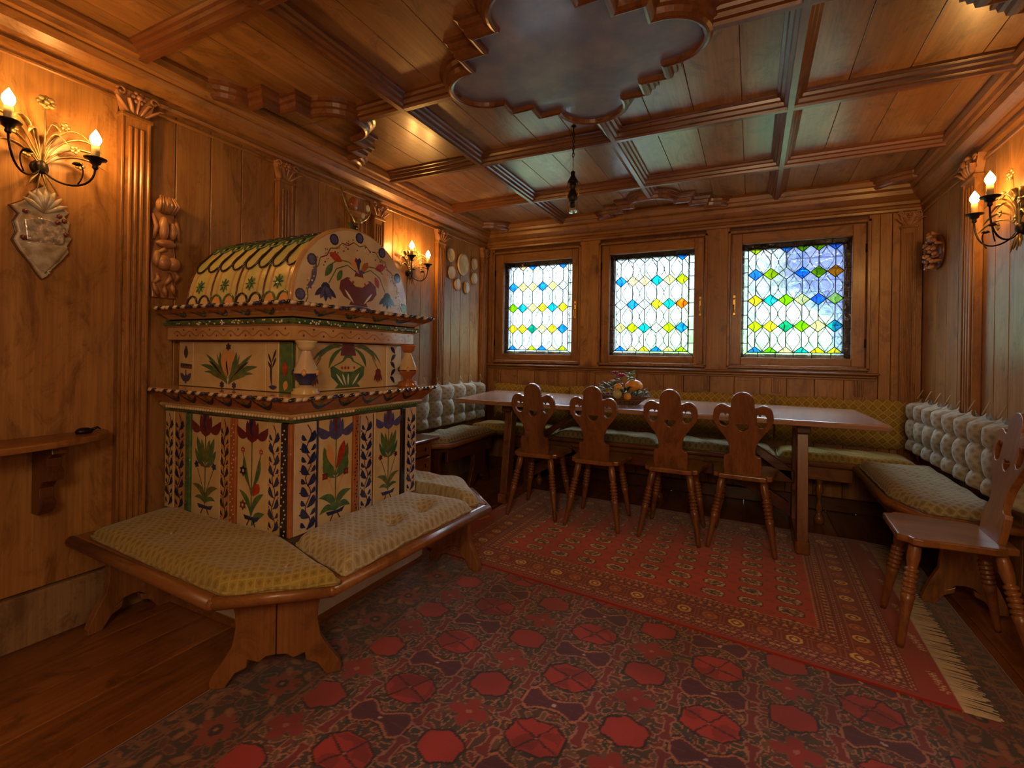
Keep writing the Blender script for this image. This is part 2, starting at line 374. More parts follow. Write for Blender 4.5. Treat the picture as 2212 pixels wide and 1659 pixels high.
# left wall planks between pilasters
LP = [(1.075, 1.175), (1.815, 1.905), (2.33, 2.50), (2.57, 2.665), (3.33, 3.43), (4.08, 4.16)]
edges = [YF, -1.35, -1.1, -.86, -.60, -.34, -.1, .15, .42, 1.075, 1.175, 1.30, 1.46, 1.62, 1.815, 1.905, 1.95, 2.12, 2.33, 2.50, 2.57, 2.665, 2.80, 2.97, 3.14, 3.33, 3.43, 3.58, 3.73, 3.90, 4.08, 4.20]
for a, b in zip(edges[:-1], edges[1:]):
    plank(wall_left, XL-.024, XL, a+.0015, b-.0015, .20, 2.19)
ye = [YF + .21*i for i in range(28)] + [YB]
ye = [YF, -1.3, -1.0, -.7, -.4, -.1, .2, .5, .8, 1.1, 1.35, 1.62, 1.9, 2.15, 2.40, 2.60, 2.80, 2.955, 3.10, 3.24, 3.40, 3.56, 3.74, 3.92, 4.20]
for a, b in zip(ye[:-1], ye[1:]): plank(wall_right, XR, XR+.024, a+.0015, b-.0015, .12, 2.19)
q = XL
while q < XR: plank(wall_front, q+.0015, min(q+.2, XR)-.0015, YF-.024, YF, .1, 2.19); q += .2
# back wall planks: below the sill, posts between windows, right part
xe = [XL, -2.20, -2.02, -1.84, -1.60, -1.42, -1.25, -1.06, -.88, -.66, -.50, -.30, -.12, .06, .24, .42, .60, .80]
for a, b in zip(xe[:-1], xe[1:]): plank(wall_back, a+.0015, b-.0015, YB, YB+.024, .10, 1.0)
for a, b in ((-1.405, -1.22), (-.34, -.168)): plank(wall_back, a, b, YB-.005, YB+.024, 1.0, 2.14)
plank(wall_back, XL, -2.29, YB, YB+.024, 1.0, 2.14)
for a, b in ((.80, .87), (.87, XR)): plank(wall_back, a+.0015, b-.0015, YB, YB+.024, .10, 2.14)
plank(wall_back, .738, .80, YB, YB+.024, 1.0, 2.14)
for xx in (-2.28, -1.36, -.56, -.36, .14, .66):     # flat strips on the dado below the sill
    for dx in (0, .022, .044):
        m = MB(); m.box(xx+dx, xx+dx+.014, YB-.008, YB+.002, .84, .985, M['trim_z'], b=.003); m.build('fillet', wall_back)

# ---- baseboards
mb = MB(); mb.box(XL-.02, XL+.018, YF, YB, 0, .195, M['lime'], b=.006)
struct('baseboard_left', mb, 'broad pale skirting board along the left wall', 'skirting board')
mb = MB(); mb.box(XR-.018, XR+.02, YF, YB, 0, .12, M['dark_y'], b=.006)
struct('baseboard_right', mb, 'dark skirting board along the right wall', 'skirting board')
mb = MB(); mb.box(XL, XR, YB-.016, YB+.02, 0, .10, M['dark_x'], b=.006)
struct('baseboard_back', mb, 'dark skirting board under the window wall', 'skirting board')

# ---- cornices: stepped moulding swept along the walls (p = projection, z)
CP = [(0, 2.13), (.022, 2.135), (.026, 2.15), (.018, 2.158), (.018, 2.172), (.034, 2.178), (.040, 2.196), (.034, 2.205),
      (.046, 2.212), (.074, 2.235), (.082, 2.262), (.078, 2.270), (.096, 2.276), (.102, 2.296), (.118, 2.302), (.122, 2.33), (.115, 2.352), (0, 2.352)]
def cornice(side):
    m = MB(); rows = []
    for p, z in CP:
        if side == 'L': z2 = z+.035 if z < 2.2 else z; rows.append([(XL+p, YF, z2), (XL+p, YB-p, z2)])
        if side == 'R': z2 = z+.02 if z < 2.2 else z; rows.append([(XR-p, YF, z2), (XR-p, YB-p, z2)])
        if side == 'B': rows.append([(XL+p*.8, YB-p, z), (XR-p*.8, YB-p, z)])
    for a, b in zip(rows[:-1], rows[1:]):
        vs = a+b; m.add(vs, [(0, 1, 3, 2)], M['trim_y' if side != 'B' else 'trim_x'])
    for e in (0, 1):
        m.add([r[e] for r in rows], [tuple(range(len(rows)))], M['trim_x'])
    return m
struct('trim_1', cornice('L'), 'stepped pine cornice along the left wall', 'cornice')
struct('trim_2', cornice('B'), 'stepped pine cornice above the windows', 'cornice')
struct('trim_3', cornice('R'), 'stepped pine cornice along the right wall', 'cornice')
# thin bead below the left and right cornice
mb = MB(); mb.box(XL, XL+.010, YF, YB, 2.135, 2.150, M['trim_y'], b=.004); mb.box(XR-.010, XR, YF, YB, 2.115, 2.130, M['trim_y'], b=.004)
struct('trim_4', mb, 'thin bead moulding just below the side cornices', 'moulding')
# window sill ledge and left corner post
mb = MB(); mb.box(-2.37, .805, YB-.045, YB+.02, .992, 1.012, M['trim_x'], b=.008); mb.box(-2.365, .79, YB-.022, YB+.01, .970, .992, M['trim_x'], b=.006)
mb.box(-2.365, .79, YB-.012, YB+.01, .955, .970, M['trim_x'], b=.003)
struct('trim_5', mb, 'long moulded sill ledge below the three windows', 'sill')
mb = MB(); mb.box(XL, XL+.035, YB-.035, YB, .1, 2.14, M['trim_z'], b=.008); mb.box(XL+.035, XL+.07, YB-.014, YB, .1, 2.14, M['trim_z'], b=.005)
struct('trim_6', mb, 'narrow corner post left of the first window', 'post')

# ---- pilasters with carved leaf capitals
NP = [7]
def pilaster(side, c, w, z0, z1, label, capital=True, d=.03, zcap=.10):
    """c = centre along the wall; local frame: s along wall, n out of the wall, z up"""
    if side == 'L': Mx = Matrix(((0, 1, 0, XL), (1, 0, 0, c), (0, 0, 1, 0), (0, 0, 0, 1)))
    elif side == 'R': Mx = Matrix(((0, -1, 0, XR), (1, 0, 0, c), (0, 0, 1, 0), (0, 0, 0, 1)))
    else: Mx = Matrix(((1, 0, 0, c), (0, -1, 0, YB), (0, 0, 1, 0), (0, 0, 0, 1)))
    base = Mx @ Vector((0, 0, z0))
    t = thing('trim_%d' % NP[0], label, 'pilaster', base, kind='structure'); NP[0] += 1
    m = MB(); m.box(-w/2, w/2, -.001, d, z0, z1, M['trim_z'], M=Mx, b=.004); m.build('shaft', t)
    for k in range(3):
        s0 = -w*.30 + k*w*.22
        m = MB(); m.box(s0, s0+w*.15, d-.002, d+.008, z0+.12, z1-.05, M['trim_z'], M=Mx, b=.004); m.build('reed', t)
    for s in (-1, 1):
        m = MB(); m.box(s*w/2-.006, s*w/2+.006, -.001, d+.006, z0, z1-.015, M['trim_z'], M=Mx, b=.003); m.build('edge_bead', t)
    m = MB(); m.box(-w/2-.012, w/2+.012, -.001, d+.014, z1-.018, z1, M['trim_z'], M=Mx, b=.004); m.build('necking', t)
    if capital:
        z = z1
        m = MB(); m.prism([(-w*.45, z), (w*.45, z), (w*.75, z+zcap*.95), (-w*.75, z+zcap*.95)], .0, d+.004, M['carved'], M=Mx @ Matrix(((1, 0, 0, 0), (0, 0, 1, 0), (0, 1, 0, 0), (0, 0, 0, 1)))); m.build('capital', t)
        m = MB()
        for k in range(5):                                  # acanthus leaves fanning out
            a = (k-2)*.42; L = zcap*(.85 if k % 2 == 0 else .7)
            p0 = Vector(((k-2)*w*.13, d, z)); dr = Vector((math.sin(a), 0, math.cos(a)))
            pts = [p0, p0+dr*L*.45+Vector((0, .010, 0)), p0+dr*L*.85+Vector((0, .020, 0)), p0+dr*L+Vector((0, .034, -.012))]
            m.tube(pts, [w*.05, w*.12, w*.09, w*.025], M['carved'], n=6, M=Mx, flat=.5)
        for s in (-1, 1):
            cc = Vector((s*w*.62, d, z+zcap*.8))
            m.tube([cc+Vector((s*.018*math.cos(q)*(1-q/9), .012, .018*math.sin(q)*(1-q/9))) for q in [i*.7 for i in range(10)]], .006, M['carved'], n=6, M=Mx)
        m.build('leaf_carving', t)
        m = MB(); m.ball((0, d+.022, z+zcap*.72), w*.15, M['carved'], 1, M=Mx)
        for k in range(6): m.ball((math.cos(k*PI/3)*w*.19, d+.014, z+zcap*.72+math.sin(k*PI/3)*w*.19), w*.11, M['carved'], 1, M=Mx)
        m.build('rosette', t)
    return t
pilaster('L', 1.125, .098, .20, 2.085, 'reeded pine pilaster with carved leaf capital, left of the carved garland')
pilaster('L', 1.86, .085, .20, 2.055, 'reeded pine pilaster directly behind the stove vault')
pilaster('L', 2.415, .15, .20, 2.04, 'broad pine pilaster behind the horn wall hanging', capital=False)
pilaster('L', 2.617, .09, .20, 2.045, 'reeded pine pilaster left of the middle wall sconce')
pilaster('L', 3.38, .095, .20, 2.04, 'reeded pine pilaster between middle sconce and plate group')
pilaster('L', 4.12, .075, .20, 2.04, 'slim pine pilaster in the far left corner')
pilaster('R', 3.32, .15, .12, 2.06, 'double pine pilaster on right wall beside the sconce')
pilaster('B', .955, .075, .10, 2.03, 'slim carved pilaster right of the third window')

# ---- ceiling
mb = MB(); mb.box(XL-.14, XR+.14, YF-.12, YB+.12, ZC+.02, ZC+.12, M['dark_y'])
ceiling = struct('ceiling', mb, 'coffered pine ceiling with beams and painted medallion', 'ceiling')
BX, BY = [-1.55, -.70, .15], [-1.20, -.43, .34, 1.11, 1.88, 2.65, 3.44]
cx = [XL, -2.17, -1.96, -1.75, -1.55, -1.34, -1.13, -.92, -.70, -.49, -.28, -.06, .15, .37, .59, .82, XR]
cy = [YF] + BY + [YB]
for a, b in zip(cx[:-1], cx[1:]):
    for c0, c1 in zip(cy[:-1], cy[1:]):
        m = MB(); m.box(a+.001, b-.001, c0+.001, c1-.001, ZC, ZC+.024, M['ceil_y'], b=.002); m.build('plank', ceiling)
BPROF = [(.060, ZC), (.060, ZC-.010), (.048, ZC-.014), (.044, ZC-.026), (.032, ZC-.030), (.028, ZC-.046), (.016, ZC-.050), (.013, ZC-.062)]
def beam(ax, c, a, b):
    m = MB(); pr = BPROF + [(-p, z) for p, z in BPROF[::-1]]
    dz = .0014 if ax == 'y' else 0.0; pr = [(p, z-dz if z < ZC else z) for p, z in pr]
    rows = [[(c+p, a, z), (c+p, b, z)] if ax == 'y' else [(a, c+p, z), (b, c+p, z)] for p, z in pr]
    m.grid(rows, M['beam_'+ax], smooth=False)
    return m.build('beam', ceiling)
LOBE = .54; LY = .50
def inner_segments(a, b, cuts):
    out = []; p = a
    for c0, c1 in sorted(cuts):
        if c0 > p: out.append((p, c0))
        p = max(p, c1)
    if b > p: out.append((p, b))
    return out
for c in BY:
    cuts = []
    if abs(c-1.88) < .01 or abs(c+.43) < .01: cuts = [(XL, XL+LOBE-.02), (-.70-LOBE+.02, -.70+LOBE-.02), (XR-LOBE+.02, XR)]
    for a, b in inner_segments(XL+.10, XR-.10, cuts): beam('x', c, a, b)
for c in BX:
    cuts = []
    if abs(c+.70) < .01: cuts = [(YB-LY+.02, YB), (1.88-LY+.02, 1.88+LY-.02), (-.43-LY, -.43+LY)]
    for a, b in inner_segments(YF+.10, YB-.10, cuts): beam('y', c, a, b)

# quatrefoil outline with stepped shoulders (centre 0,0)
def quarter():
    p = []
    p += arc2(.385, 0, .155, .145, 0, PI/2, 9)
    p += [(.365, .145), (.365, .235), (.255, .235), (.255, .330), (.155, .330)]
    p += arc2(0, .355, .155, .145, 0, PI/2, 9)
    return p
Q = quarter()
FULL = Q + [(-x, y) for x, y in Q[::-1]][1:] + [(-x, -y) for x, y in Q][1:] + [(x, -y) for x, y in Q[::-1]][1:-1]
def offset_poly(P, d):
    n = len(P); out = []
    for i in range(n):
        a, b, c = Vector(P[i-1]), Vector(P[i]), Vector(P[(i+1) % n])
        e1 = (b-a); e2 = (c-b)
        if e1.length < 1e-6: e1 = e2
        if e2.length < 1e-6: e2 = e1
        e1.normalize(); e2.normalize()
        n1 = Vector((e1.y, -e1.x)); n2 = Vector((e2.y, -e2.x)); m = n1+n2
        if m.length < 1e-4: m = n1
        m.normalize(); k = 1/max(.5, m.dot(n1)); out.append((b.x+m.x*d*k, b.y+m.y*d*k))
    return out
MPROF = [(.052, ZC), (.052, ZC-.014), (.040, ZC-.018), (.036, ZC-.036), (.024, ZC-.042), (.020, ZC-.062), (.010, ZC-.070), (.000, ZC-.074), (-.010, ZC-.070), (-.013, ZC-.045)]
def medallion(cx_, cy_, name, label, clip=None, panel=None):
    t = thing(name, label, 'ceiling ornament', (cx_, cy_, ZC))
    rings = [[(x+cx_, y+cy_, z) for x, y in offset_poly(FULL, p)] for p, z in MPROF]
    m = MB(); n = len(FULL)
    for ra, rb in zip(rings[:-1], rings[1:]):
        for i in range(n):
            j = (i+1) % n; q = [ra[i], ra[j], rb[j], rb[i]]
            if clip and not all(clip(v) for v in q): continue
            m.add(q, [(0, 1, 2, 3)], M['beam_y'])
    m.build('moulded_frame', t)
    if panel:
        m = MB(); m.prism([(x+cx_, y+cy_) for x, y in offset_poly(FULL, -.008)], ZC-.052, ZC-.004, panel); m.build('painted_panel', t)
    return t
medallion(-.70, 1.88, 'ceiling_medallion', 'blue painted quatrefoil ceiling panel with stepped moulded wooden frame', panel=M['blue_panel'])
medallion(XL, 1.88, 'ceiling_moulding', 'stepped half quatrefoil moulding on the ceiling above the stove', clip=lambda v: v[0] > XL+.06)
medallion(-.70, YB, 'ceiling_moulding', 'stepped half quatrefoil moulding on the ceiling above the windows', clip=lambda v: v[1] < YB-.06)
medallion(XR, 1.88, 'ceiling_moulding', 'stepped half quatrefoil moulding at the right edge of the ceiling, above the right sconce', clip=lambda v: v[0] < XR-.06)
for cxx, cyy, lb, a0 in ((XL, YB, 'small quarter round ceiling moulding in the far left corner', -PI/2), (XR, YB, 'small quarter round ceiling moulding in the far right corner', PI)):
    m = MB(); rows = []
    for p, z in MPROF:
        rows.append([(cxx+(.30+p)*math.cos(a0+PI/2*k/12), cyy+(.26+p)*math.sin(a0+PI/2*k/12), z) for k in range(13)])
    m.grid(rows, M['beam_x'], smooth=False); tag(m.build('corner_moulding'), lb, 'ceiling ornament')

# ---- windows
GC = {}
def glass(name, col, rough=.1, refr=.25, wav=18, var=None):
    N = NT(name); t = N.n('TexNoise', Vector=N.n('TexCoord').outputs['Object'], Scale=float(wav), Detail=2.0, Distortion=1.2)
    c = N.mix(N.ramp(t.outputs[0], [(.40, 0.0), (.62, 1.0)]), r4(col), r4(var or [min(1, q*1.1) for q in col]))
    bp = N.n('Bump', Strength=.9, Distance=.02, Height=t.outputs[0])
    tr = N.n('BsdfTransparent', Color=c); rf = N.n('BsdfRefraction', Color=c, Roughness=rough, IOR=1.35, Normal=bp.outputs[0])
    gl = N.n('BsdfGlossy', Color=(.5, .5, .5, 1), Roughness=.12, Normal=bp.outputs[0])
    m1 = N.n('MixShader', i0=refr, i1=tr.outputs[0], i2=rf.outputs[0]); m2 = N.n('MixShader', i0=.05, i1=m1.outputs[0], i2=gl.outputs[0])
    N.t.links.new(m2.outputs[0], N.out.inputs[0]); return N.m
for k, c, v in (('cl', (.80, .82, .84), (.62, .68, .68)), ('bl', (.02, .30, .72), (.08, .42, .80)), ('cy', (.02, .42, .50), (.05, .5, .6)), ('gr', (.28, .52, .02), (.38, .6, .03)),
                ('yg', (.48, .62, .03), (.6, .7, .08)), ('ye', (.80, .62, .06), (.85, .7, .15)), ('py', (.78, .72, .36), (.8, .78, .5)), ('or', (.78, .22, .02), (.8, .3, .04)),
                ('te', (.01, .35, .27), (.03, .45, .35)), ('am', (.62, .33, .03), (.7, .4, .05)), ('pe', (.85, .66, .42), (.88, .7, .5)), ('bd', (.42, .36, .36), (.36, .32, .34)), ('ba', (.55, .60, .58), (.7, .74, .7)), ('lg', (.5, .72, .2), (.6, .78, .35))):
    GC[k] = glass('glass_'+k, c, var=v)
ROWS = [
 [['cl', 'pe', 'bl', 'cl', 'cl', 'bl'], ['bl', 'py', 'py', 'bl', 'py', 'cl'], ['gr', 'cy', 'py', 'ye', 'cy', 'ye'], ['ye', 'ye', 'te', 'py', 'ye', 'bl'], ['bl', 'cl', 'yg', 'bl', 'pe', 'yg']],
 [['cl', 'cl', 'cl', 'cl', 'cl', 'bl'], ['bl', 'pe', 'pe', 'cy', 'py', 'yg'], ['cl', 'bl', 'cl', 'ye', 'cy', 'or'], ['py', 'yg', 'cy', 'cl', 'yg', 'bl'], ['bl', 'py', 'ye', 'bl', 'py', 'yg']],
 [['yg', 'cl', 'bl', 'gr', 'gr', 'bl'], ['bl', 'yg', 'cl', 'bl', 'gr', 'am'], ['ye', 'cy', 'gr', 'py', 'bl', 'lg'], ['yg', 'ye', 'te', 'gr', 'py', 'cy'], ['bl', 'gr', 'pe', 'cy', 'ye', 'ye']]]
def poly_pane(parent, pts, mat, y, mb_lead=None):
    m = MB(); cxx = sum(p[0] for p in pts)/len(pts); czz = sum(p[1] for p in pts)/len(pts)
    sh = [(cxx+(px-cxx)*.985, czz+(pz-czz)*.985) for px, pz in pts]
    m.prism(sh, 0, .003, mat, M=Matrix(((1, 0, 0, 0), (0, 0, 1, y), (0, 1, 0, 0), (0, 0, 0, 1)))); m.build('pane', parent)
WL = ['window with leaded coloured diamond panes, leftmost of the three', 'leaded window above the fruit basket, with one orange diamond pane', 'leaded window nearest the right wall, with blue shade behind its upper panes']
for wi in range(3):
    gx0, gx1 = WIN[wi]; fx0, fx1 = FR[wi]
    t = thing('window_%d' % (wi+1), WL[wi], 'window', ((gx0+gx1)/2, YB+.02, WZ0), kind='structure')
    yg = YB+.038
    # casing and sash
    m = MB()
    for a, b, z0, z1 in ((fx0-.022, fx0, WZ0-.015, WZ1+.02), (fx1, fx1+.022, WZ0-.015, WZ1+.02), (fx0-.022, fx1+.022, WZ1, WZ1+.02), (fx0-.022, fx1+.022, WZ0-.022, WZ0)):
        m.box(a, b, YB-.012, YB+.03, z0, z1, M['trim_z'], b=.004)
    m.box(fx0-.012, fx0+.004, YB+.028, YB+.165, WZ0, WZ1, M['trim_z']); m.box(fx1-.004, fx1+.012, YB+.028, YB+.165, WZ0, WZ1, M['trim_z'])
    m.box(fx0, fx1, YB+.028, YB+.165, WZ0-.012, WZ0+.004, M['trim_x']); m.box(fx0, fx1, YB+.028, YB+.165, WZ1-.004, WZ1+.012, M['trim_x'])
    m.build('casing', t)
    m = MB()
    for a, b, z0, z1, mt in ((fx0+.006, gx0, WZ0+.006, WZ1-.006, 'trim_z'), (gx1, fx1-.006, WZ0+.006, WZ1-.006, 'trim_z'), (gx0, gx1, GZ1, WZ1-.006, 'trim_x'), (gx0, gx1, WZ0+.006, GZ0, 'trim_x')):
        m.box(a, b, YB+.004, YB+.05, z0, z1, M[mt], b=.004)
    m.build('sash', t)
    # outer frame standing behind the leaded sash
    m = MB(); o = .03
    for a, b, z0, z1 in ((fx0, gx0+(.006 if wi == 0 else .016), WZ0, WZ1), (gx1-(.0 if wi == 0 else .03 if wi == 2 else .005), fx1, WZ0, WZ1), (fx0, fx1, GZ1-.032, WZ1), (fx0, fx1, WZ0, GZ0+.028)):
        m.box(a, b, YB+.13, YB+.16, z0, z1, M['greyframe'])
    m.build('outer_frame', t)
    # came lattice and panes
    bw = .046; ix0, ix1, iz0, iz1 = gx0+bw, gx1-bw, GZ0+bw-.006, GZ1-bw+.006
    lead = MB(); segs = []
    def seg(p, q, r=.0036):
        lead.tube([(p[0], yg-.001, p[1]), (q[0], yg-.001, q[1])], r, M['lead'], n=5)
    nb, nv = 6, 8
    for k in range(nb+1):
        xx = gx0 + (gx1-gx0)*k/nb
        if 0 < k < nb: seg((xx, GZ1), (xx, iz1)); seg((xx, iz0), (xx, GZ0))
    for k in range(nv+1):
        zz = GZ0 + (GZ1-GZ0)*k/nv
        if 0 < k < nv: seg((gx0, zz), (ix0, zz)); seg((ix1, zz), (gx1, zz))
    for a, b in (((ix0, iz0), (ix1, iz0)), ((ix1, iz0), (ix1, iz1)), ((ix1, iz1), (ix0, iz1)), ((ix0, iz1), (ix0, iz0)), ((gx0, GZ0), (ix0, iz0)), ((gx1, GZ0), (ix1, iz0)), ((gx0, GZ1), (ix0, iz1)), ((gx1, GZ1), (ix1, iz1))): seg(a, b)
    for k in range(nb):
        a, b = gx0+(gx1-gx0)*k/nb, gx0+(gx1-gx0)*(k+1)/nb
        for (z0, z1, top) in ((iz1, GZ1, True), (GZ0, iz0, False)):
            aa, bb = max(a, gx0+.002), min(b, gx1-.002)
            ia, ib = (ix0 if k == 0 else a), (ix1 if k == nb-1 else b)
            pts = [(ia, z0), (ib, z0), (bb, z1), (aa, z1)] if top else [(aa, z0), (bb, z0), (ib, z1), (ia, z1)]
            poly_pane(t, pts, GC['bd' if top else 'ba'], yg)
    for k in range(nv):
        a, b = GZ0+(GZ1-GZ0)*k/nv, GZ0+(GZ1-GZ0)*(k+1)/nv
        ia, ib = (iz0 if k == 0 else a), (iz1 if k == nv-1 else b)
        poly_pane(t, [(gx0, a), (ix0, ia), (ix0, ib), (gx0, b)], GC['bd' if wi != 2 else 'ba'], yg)
        poly_pane(t, [(ix1, ia), (gx1, a), (gx1, b), (ix1, ib)], GC['ba' if wi != 2 else 'bd'], yg)
    nc = 6; p = (ix1-ix0)/nc; hh = .046; rz = (iz1-iz0)/4
    colx = [ix0+(i+.5)*p for i in range(nc)]
    for r in range(5):
        zc = iz1 - r*rz
        for i in range(nc):
            x0 = colx[i]; h = p/2
            pts = [(x0-h, zc), (x0, zc-hh), (x0+h, zc), (x0, zc+hh)]
            if r == 0: pts = [(x0-h, zc), (x0, zc-hh), (x0+h, zc)]
            if r == 4: pts = [(x0-h, zc), (x0+h, zc), (x0, zc+hh)]
            poly_pane(t, pts, GC[ROWS[wi][r][i]], yg)
            for u, v in zip(pts, pts[1:]+pts[:1]): seg(u, v)
    for r in range(4):
        zt, zb_ = iz1-r*rz, iz1-(r+1)*rz
        for i in range(nc): seg((colx[i], zt-hh), (colx[i], zb_+hh))
        for i in range(nc+1):
            xm = ix0+i*p; h = p/2
            L_ = xm-h if i > 0 else xm; R2 = xm+h if i < nc else xm
            pts = [(xm, zt)]
            if i < nc: pts += [(R2, zt-hh), (R2, zb_+hh)]
            pts += [(xm, zb_)]
            if i > 0: pts += [(L_, zb_+hh), (L_, zt-hh)]
            poly_pane(t, pts, GC['cl'], yg)
    lead.build('lead_came', t)
    # curved iron bars of the outer lattice
    og = MB()
    for i in range(nc+1):
        xm = ix0+i*p*1.0
        for s in (-1, 1):
            pts = []
            for k in range(49):
                z = iz0 + (iz1-iz0)*k/48; ph = (z-iz0)/rz*PI*2
                xx = xm + s*(p*.5)*(.5+.5*math.cos(ph/1.0+PI*(i % 2)))*.92
                pts.append((min(max(xx, ix0), ix1), yg+.05, z))
            og.tube(pts, .0036, M['lead'], n=5)
    og.build('curved_lattice', t)
    # handles and hinges
    hx = (fx1-.03) if wi < 2 else (fx0+.03)
    m = MB(); m.box(hx-.010, hx+.010, YB-.004, YB+.006, 1.44, 1.60, M['brass'], b=.003); m.tube([(hx, YB-.004, 1.52), (hx, YB-.03, 1.52), (hx, YB-.034, 1.46)], .006, M['brass'], n=6)
    m.tube([(hx, YB-.004, 1.57), (hx, YB-.02, 1.57)], .007, M['brass'], n=6); m.build('handle', t)
    gx = fx0+.004 if wi < 2 else fx1-.004
    for zz in (1.22, 1.90):
        m = MB(); m.tube([(gx, YB, zz-.03), (gx, YB, zz+.03)], .007, M['iron'], n=8); m.build('hinge', t)

# ---- the garden outside
mb = MB(); mb.box(-16, 14, YB+.4, 30, -.5, -.3, M['lawn']); tag(mb.build('ground'), 'pale green lawn outside the windows', 'ground', kind='structure')
def bush(name, label, c, r, sc, mat='hedge'):
    bm = bmesh.new(); bmesh.ops.create_icosphere(bm, subdivisions=4, radius=r)
    ph = random.random()*10
    for v in bm.verts:
        d = v.co.normalized(); k = 1+.10*math.sin(9*d.x+ph)*math.sin(8*d.y+1.3*ph)+.08*math.sin(17*d.z+ph)*math.sin(15*d.x)+random.uniform(-.03, .03)
        v.co = Vector((d.x*r*k*sc[0], d.y*r*k*sc[1], d.z*r*k*sc[2]))
    m = MB(); m.bm(bm, M[mat], True, T(*c)); return tag(m.build(name), label, 'shrub')
bush('garden_shrub', 'rounded green shrub outside, seen through the right half of the middle window', (-1.0, 7.6, .6), 1.0, (.62, .6, 1.5))
bush('garden_shrub', 'broad green shrub outside the right window, left side', (.42, 7.4, .62), 1.0, (.60, .6, 1.25))
bush('garden_shrub', 'broad green shrub outside the right window, right side', (1.85, 7.5, .62), 1.0, (.62, .6, 1.35))
bush('garden_shrub', 'low green shrub outside the left window', (-3.6, 7.8, .2), .9, (1.2, .7, .95))
mb = MB(); mb.box(-22, 12, 13.0, 13.4, -.4, 5.2, M['render']); mb.box(-22, 12, 12.94, 13.46, 5.2, 5.34, M['greyframe']); tag(mb.build('backdrop_wall'), 'tall pale mottled backdrop wall, added beyond the garden to cover the bright low sky', 'wall')  # backdrop added to hide the bright horizon, so the panes burn out less
t = thing('garden_shed', 'blue boarded shed outside, seen through the upper panes of the right window', 'shed', (2.2, 10.0, -.3))
mb = MB(); mb.box(.62, 4.0, 10.04, 12, -.3, 3.7, M['bluewall']); mb.build('wall', t)
for k in range(20):
    m = MB(); m.box(.60, 4.02, 9.98, 10.05, -.3+k*.2, -.3+k*.2+.185, M['bluewall'], b=.01); m.build('board', t)
m = MB(); m.prism([(-.2, 3.6), (4.6, 3.6), (4.6, 3.75), (2.2, 5.0), (-.2, 3.75)], 9.6, 12.4, M['greyframe'], M=Matrix(((1, 0, 0, 0), (0, 0, 1, 0), (0, 1, 0, 0), (0, 0, 0, 1)))); m.build('roof', t)
# ============================================================ THE TILED STOVE
SX, SY, SYF = -1.54, 1.26, 2.01       # right face plane, near face plane, far face
stove = thing('tiled_stove', 'large hand painted cream ceramic tiled stove with barrel vault top against the left wall', 'stove', (-1.96, 1.635, 0))
def ring_profile(name, prof, mats, parent, x0=-2.35, sx=SX, sy=SY, sf=SYF):
    m = MB(); prev = None
    for i, (p, z) in enumerate(prof):
        cur = [(x0, sy-p, z), (sx+p, sy-p, z), (sx+p, sf+p, z), (x0, sf+p, z)]
        if prev:
            mt = mats[i-1] if isinstance(mats, list) else mats
            for k in range(3): m.add([prev[k], prev[k+1], cur[k+1], cur[k]], [(0, 1, 2, 3)], mt)
        prev = cur
    for (p, z), fl in ((prof[0], 1), (prof[-1], 0)):
        c = [(x0, sy-p, z), (sx+p, sy-p, z), (sx+p, sf+p, z), (x0, sf+p, z)]
        m.add(c, [(3, 2, 1, 0) if fl else (0, 1, 2, 3)], mats[0] if isinstance(mats, list) else mats)
    m.add([(x0, sy-p, z) for p, z in prof] + [(x0, sf+p, z) for p, z in prof[::-1]], [tuple(range(2*len(prof)))], mats[0] if isinstance(mats, list) else mats)
    return m.build(name, parent)
# plinth down to the floor and core
mb = MB(); mb.box(-2.35, -1.554, 1.24, 2.10, 0, .329, M['plaster']); mb.box(-2.35, SX-.02, SY+.02, SYF-.02, .329, .40, M['plaster']); mb.build('plinth', stove)
mb = MB(); mb.box(-2.35, -1.5505, 1.235, 2.103, 0, .035, M['trim_y'], b=.003); mb.build('skirting', stove)
mb = MB(); mb.box(-2.35, SX-.006, SY+.006, SYF-.006, .36, .84, M['grout']); mb.build('core', stove)

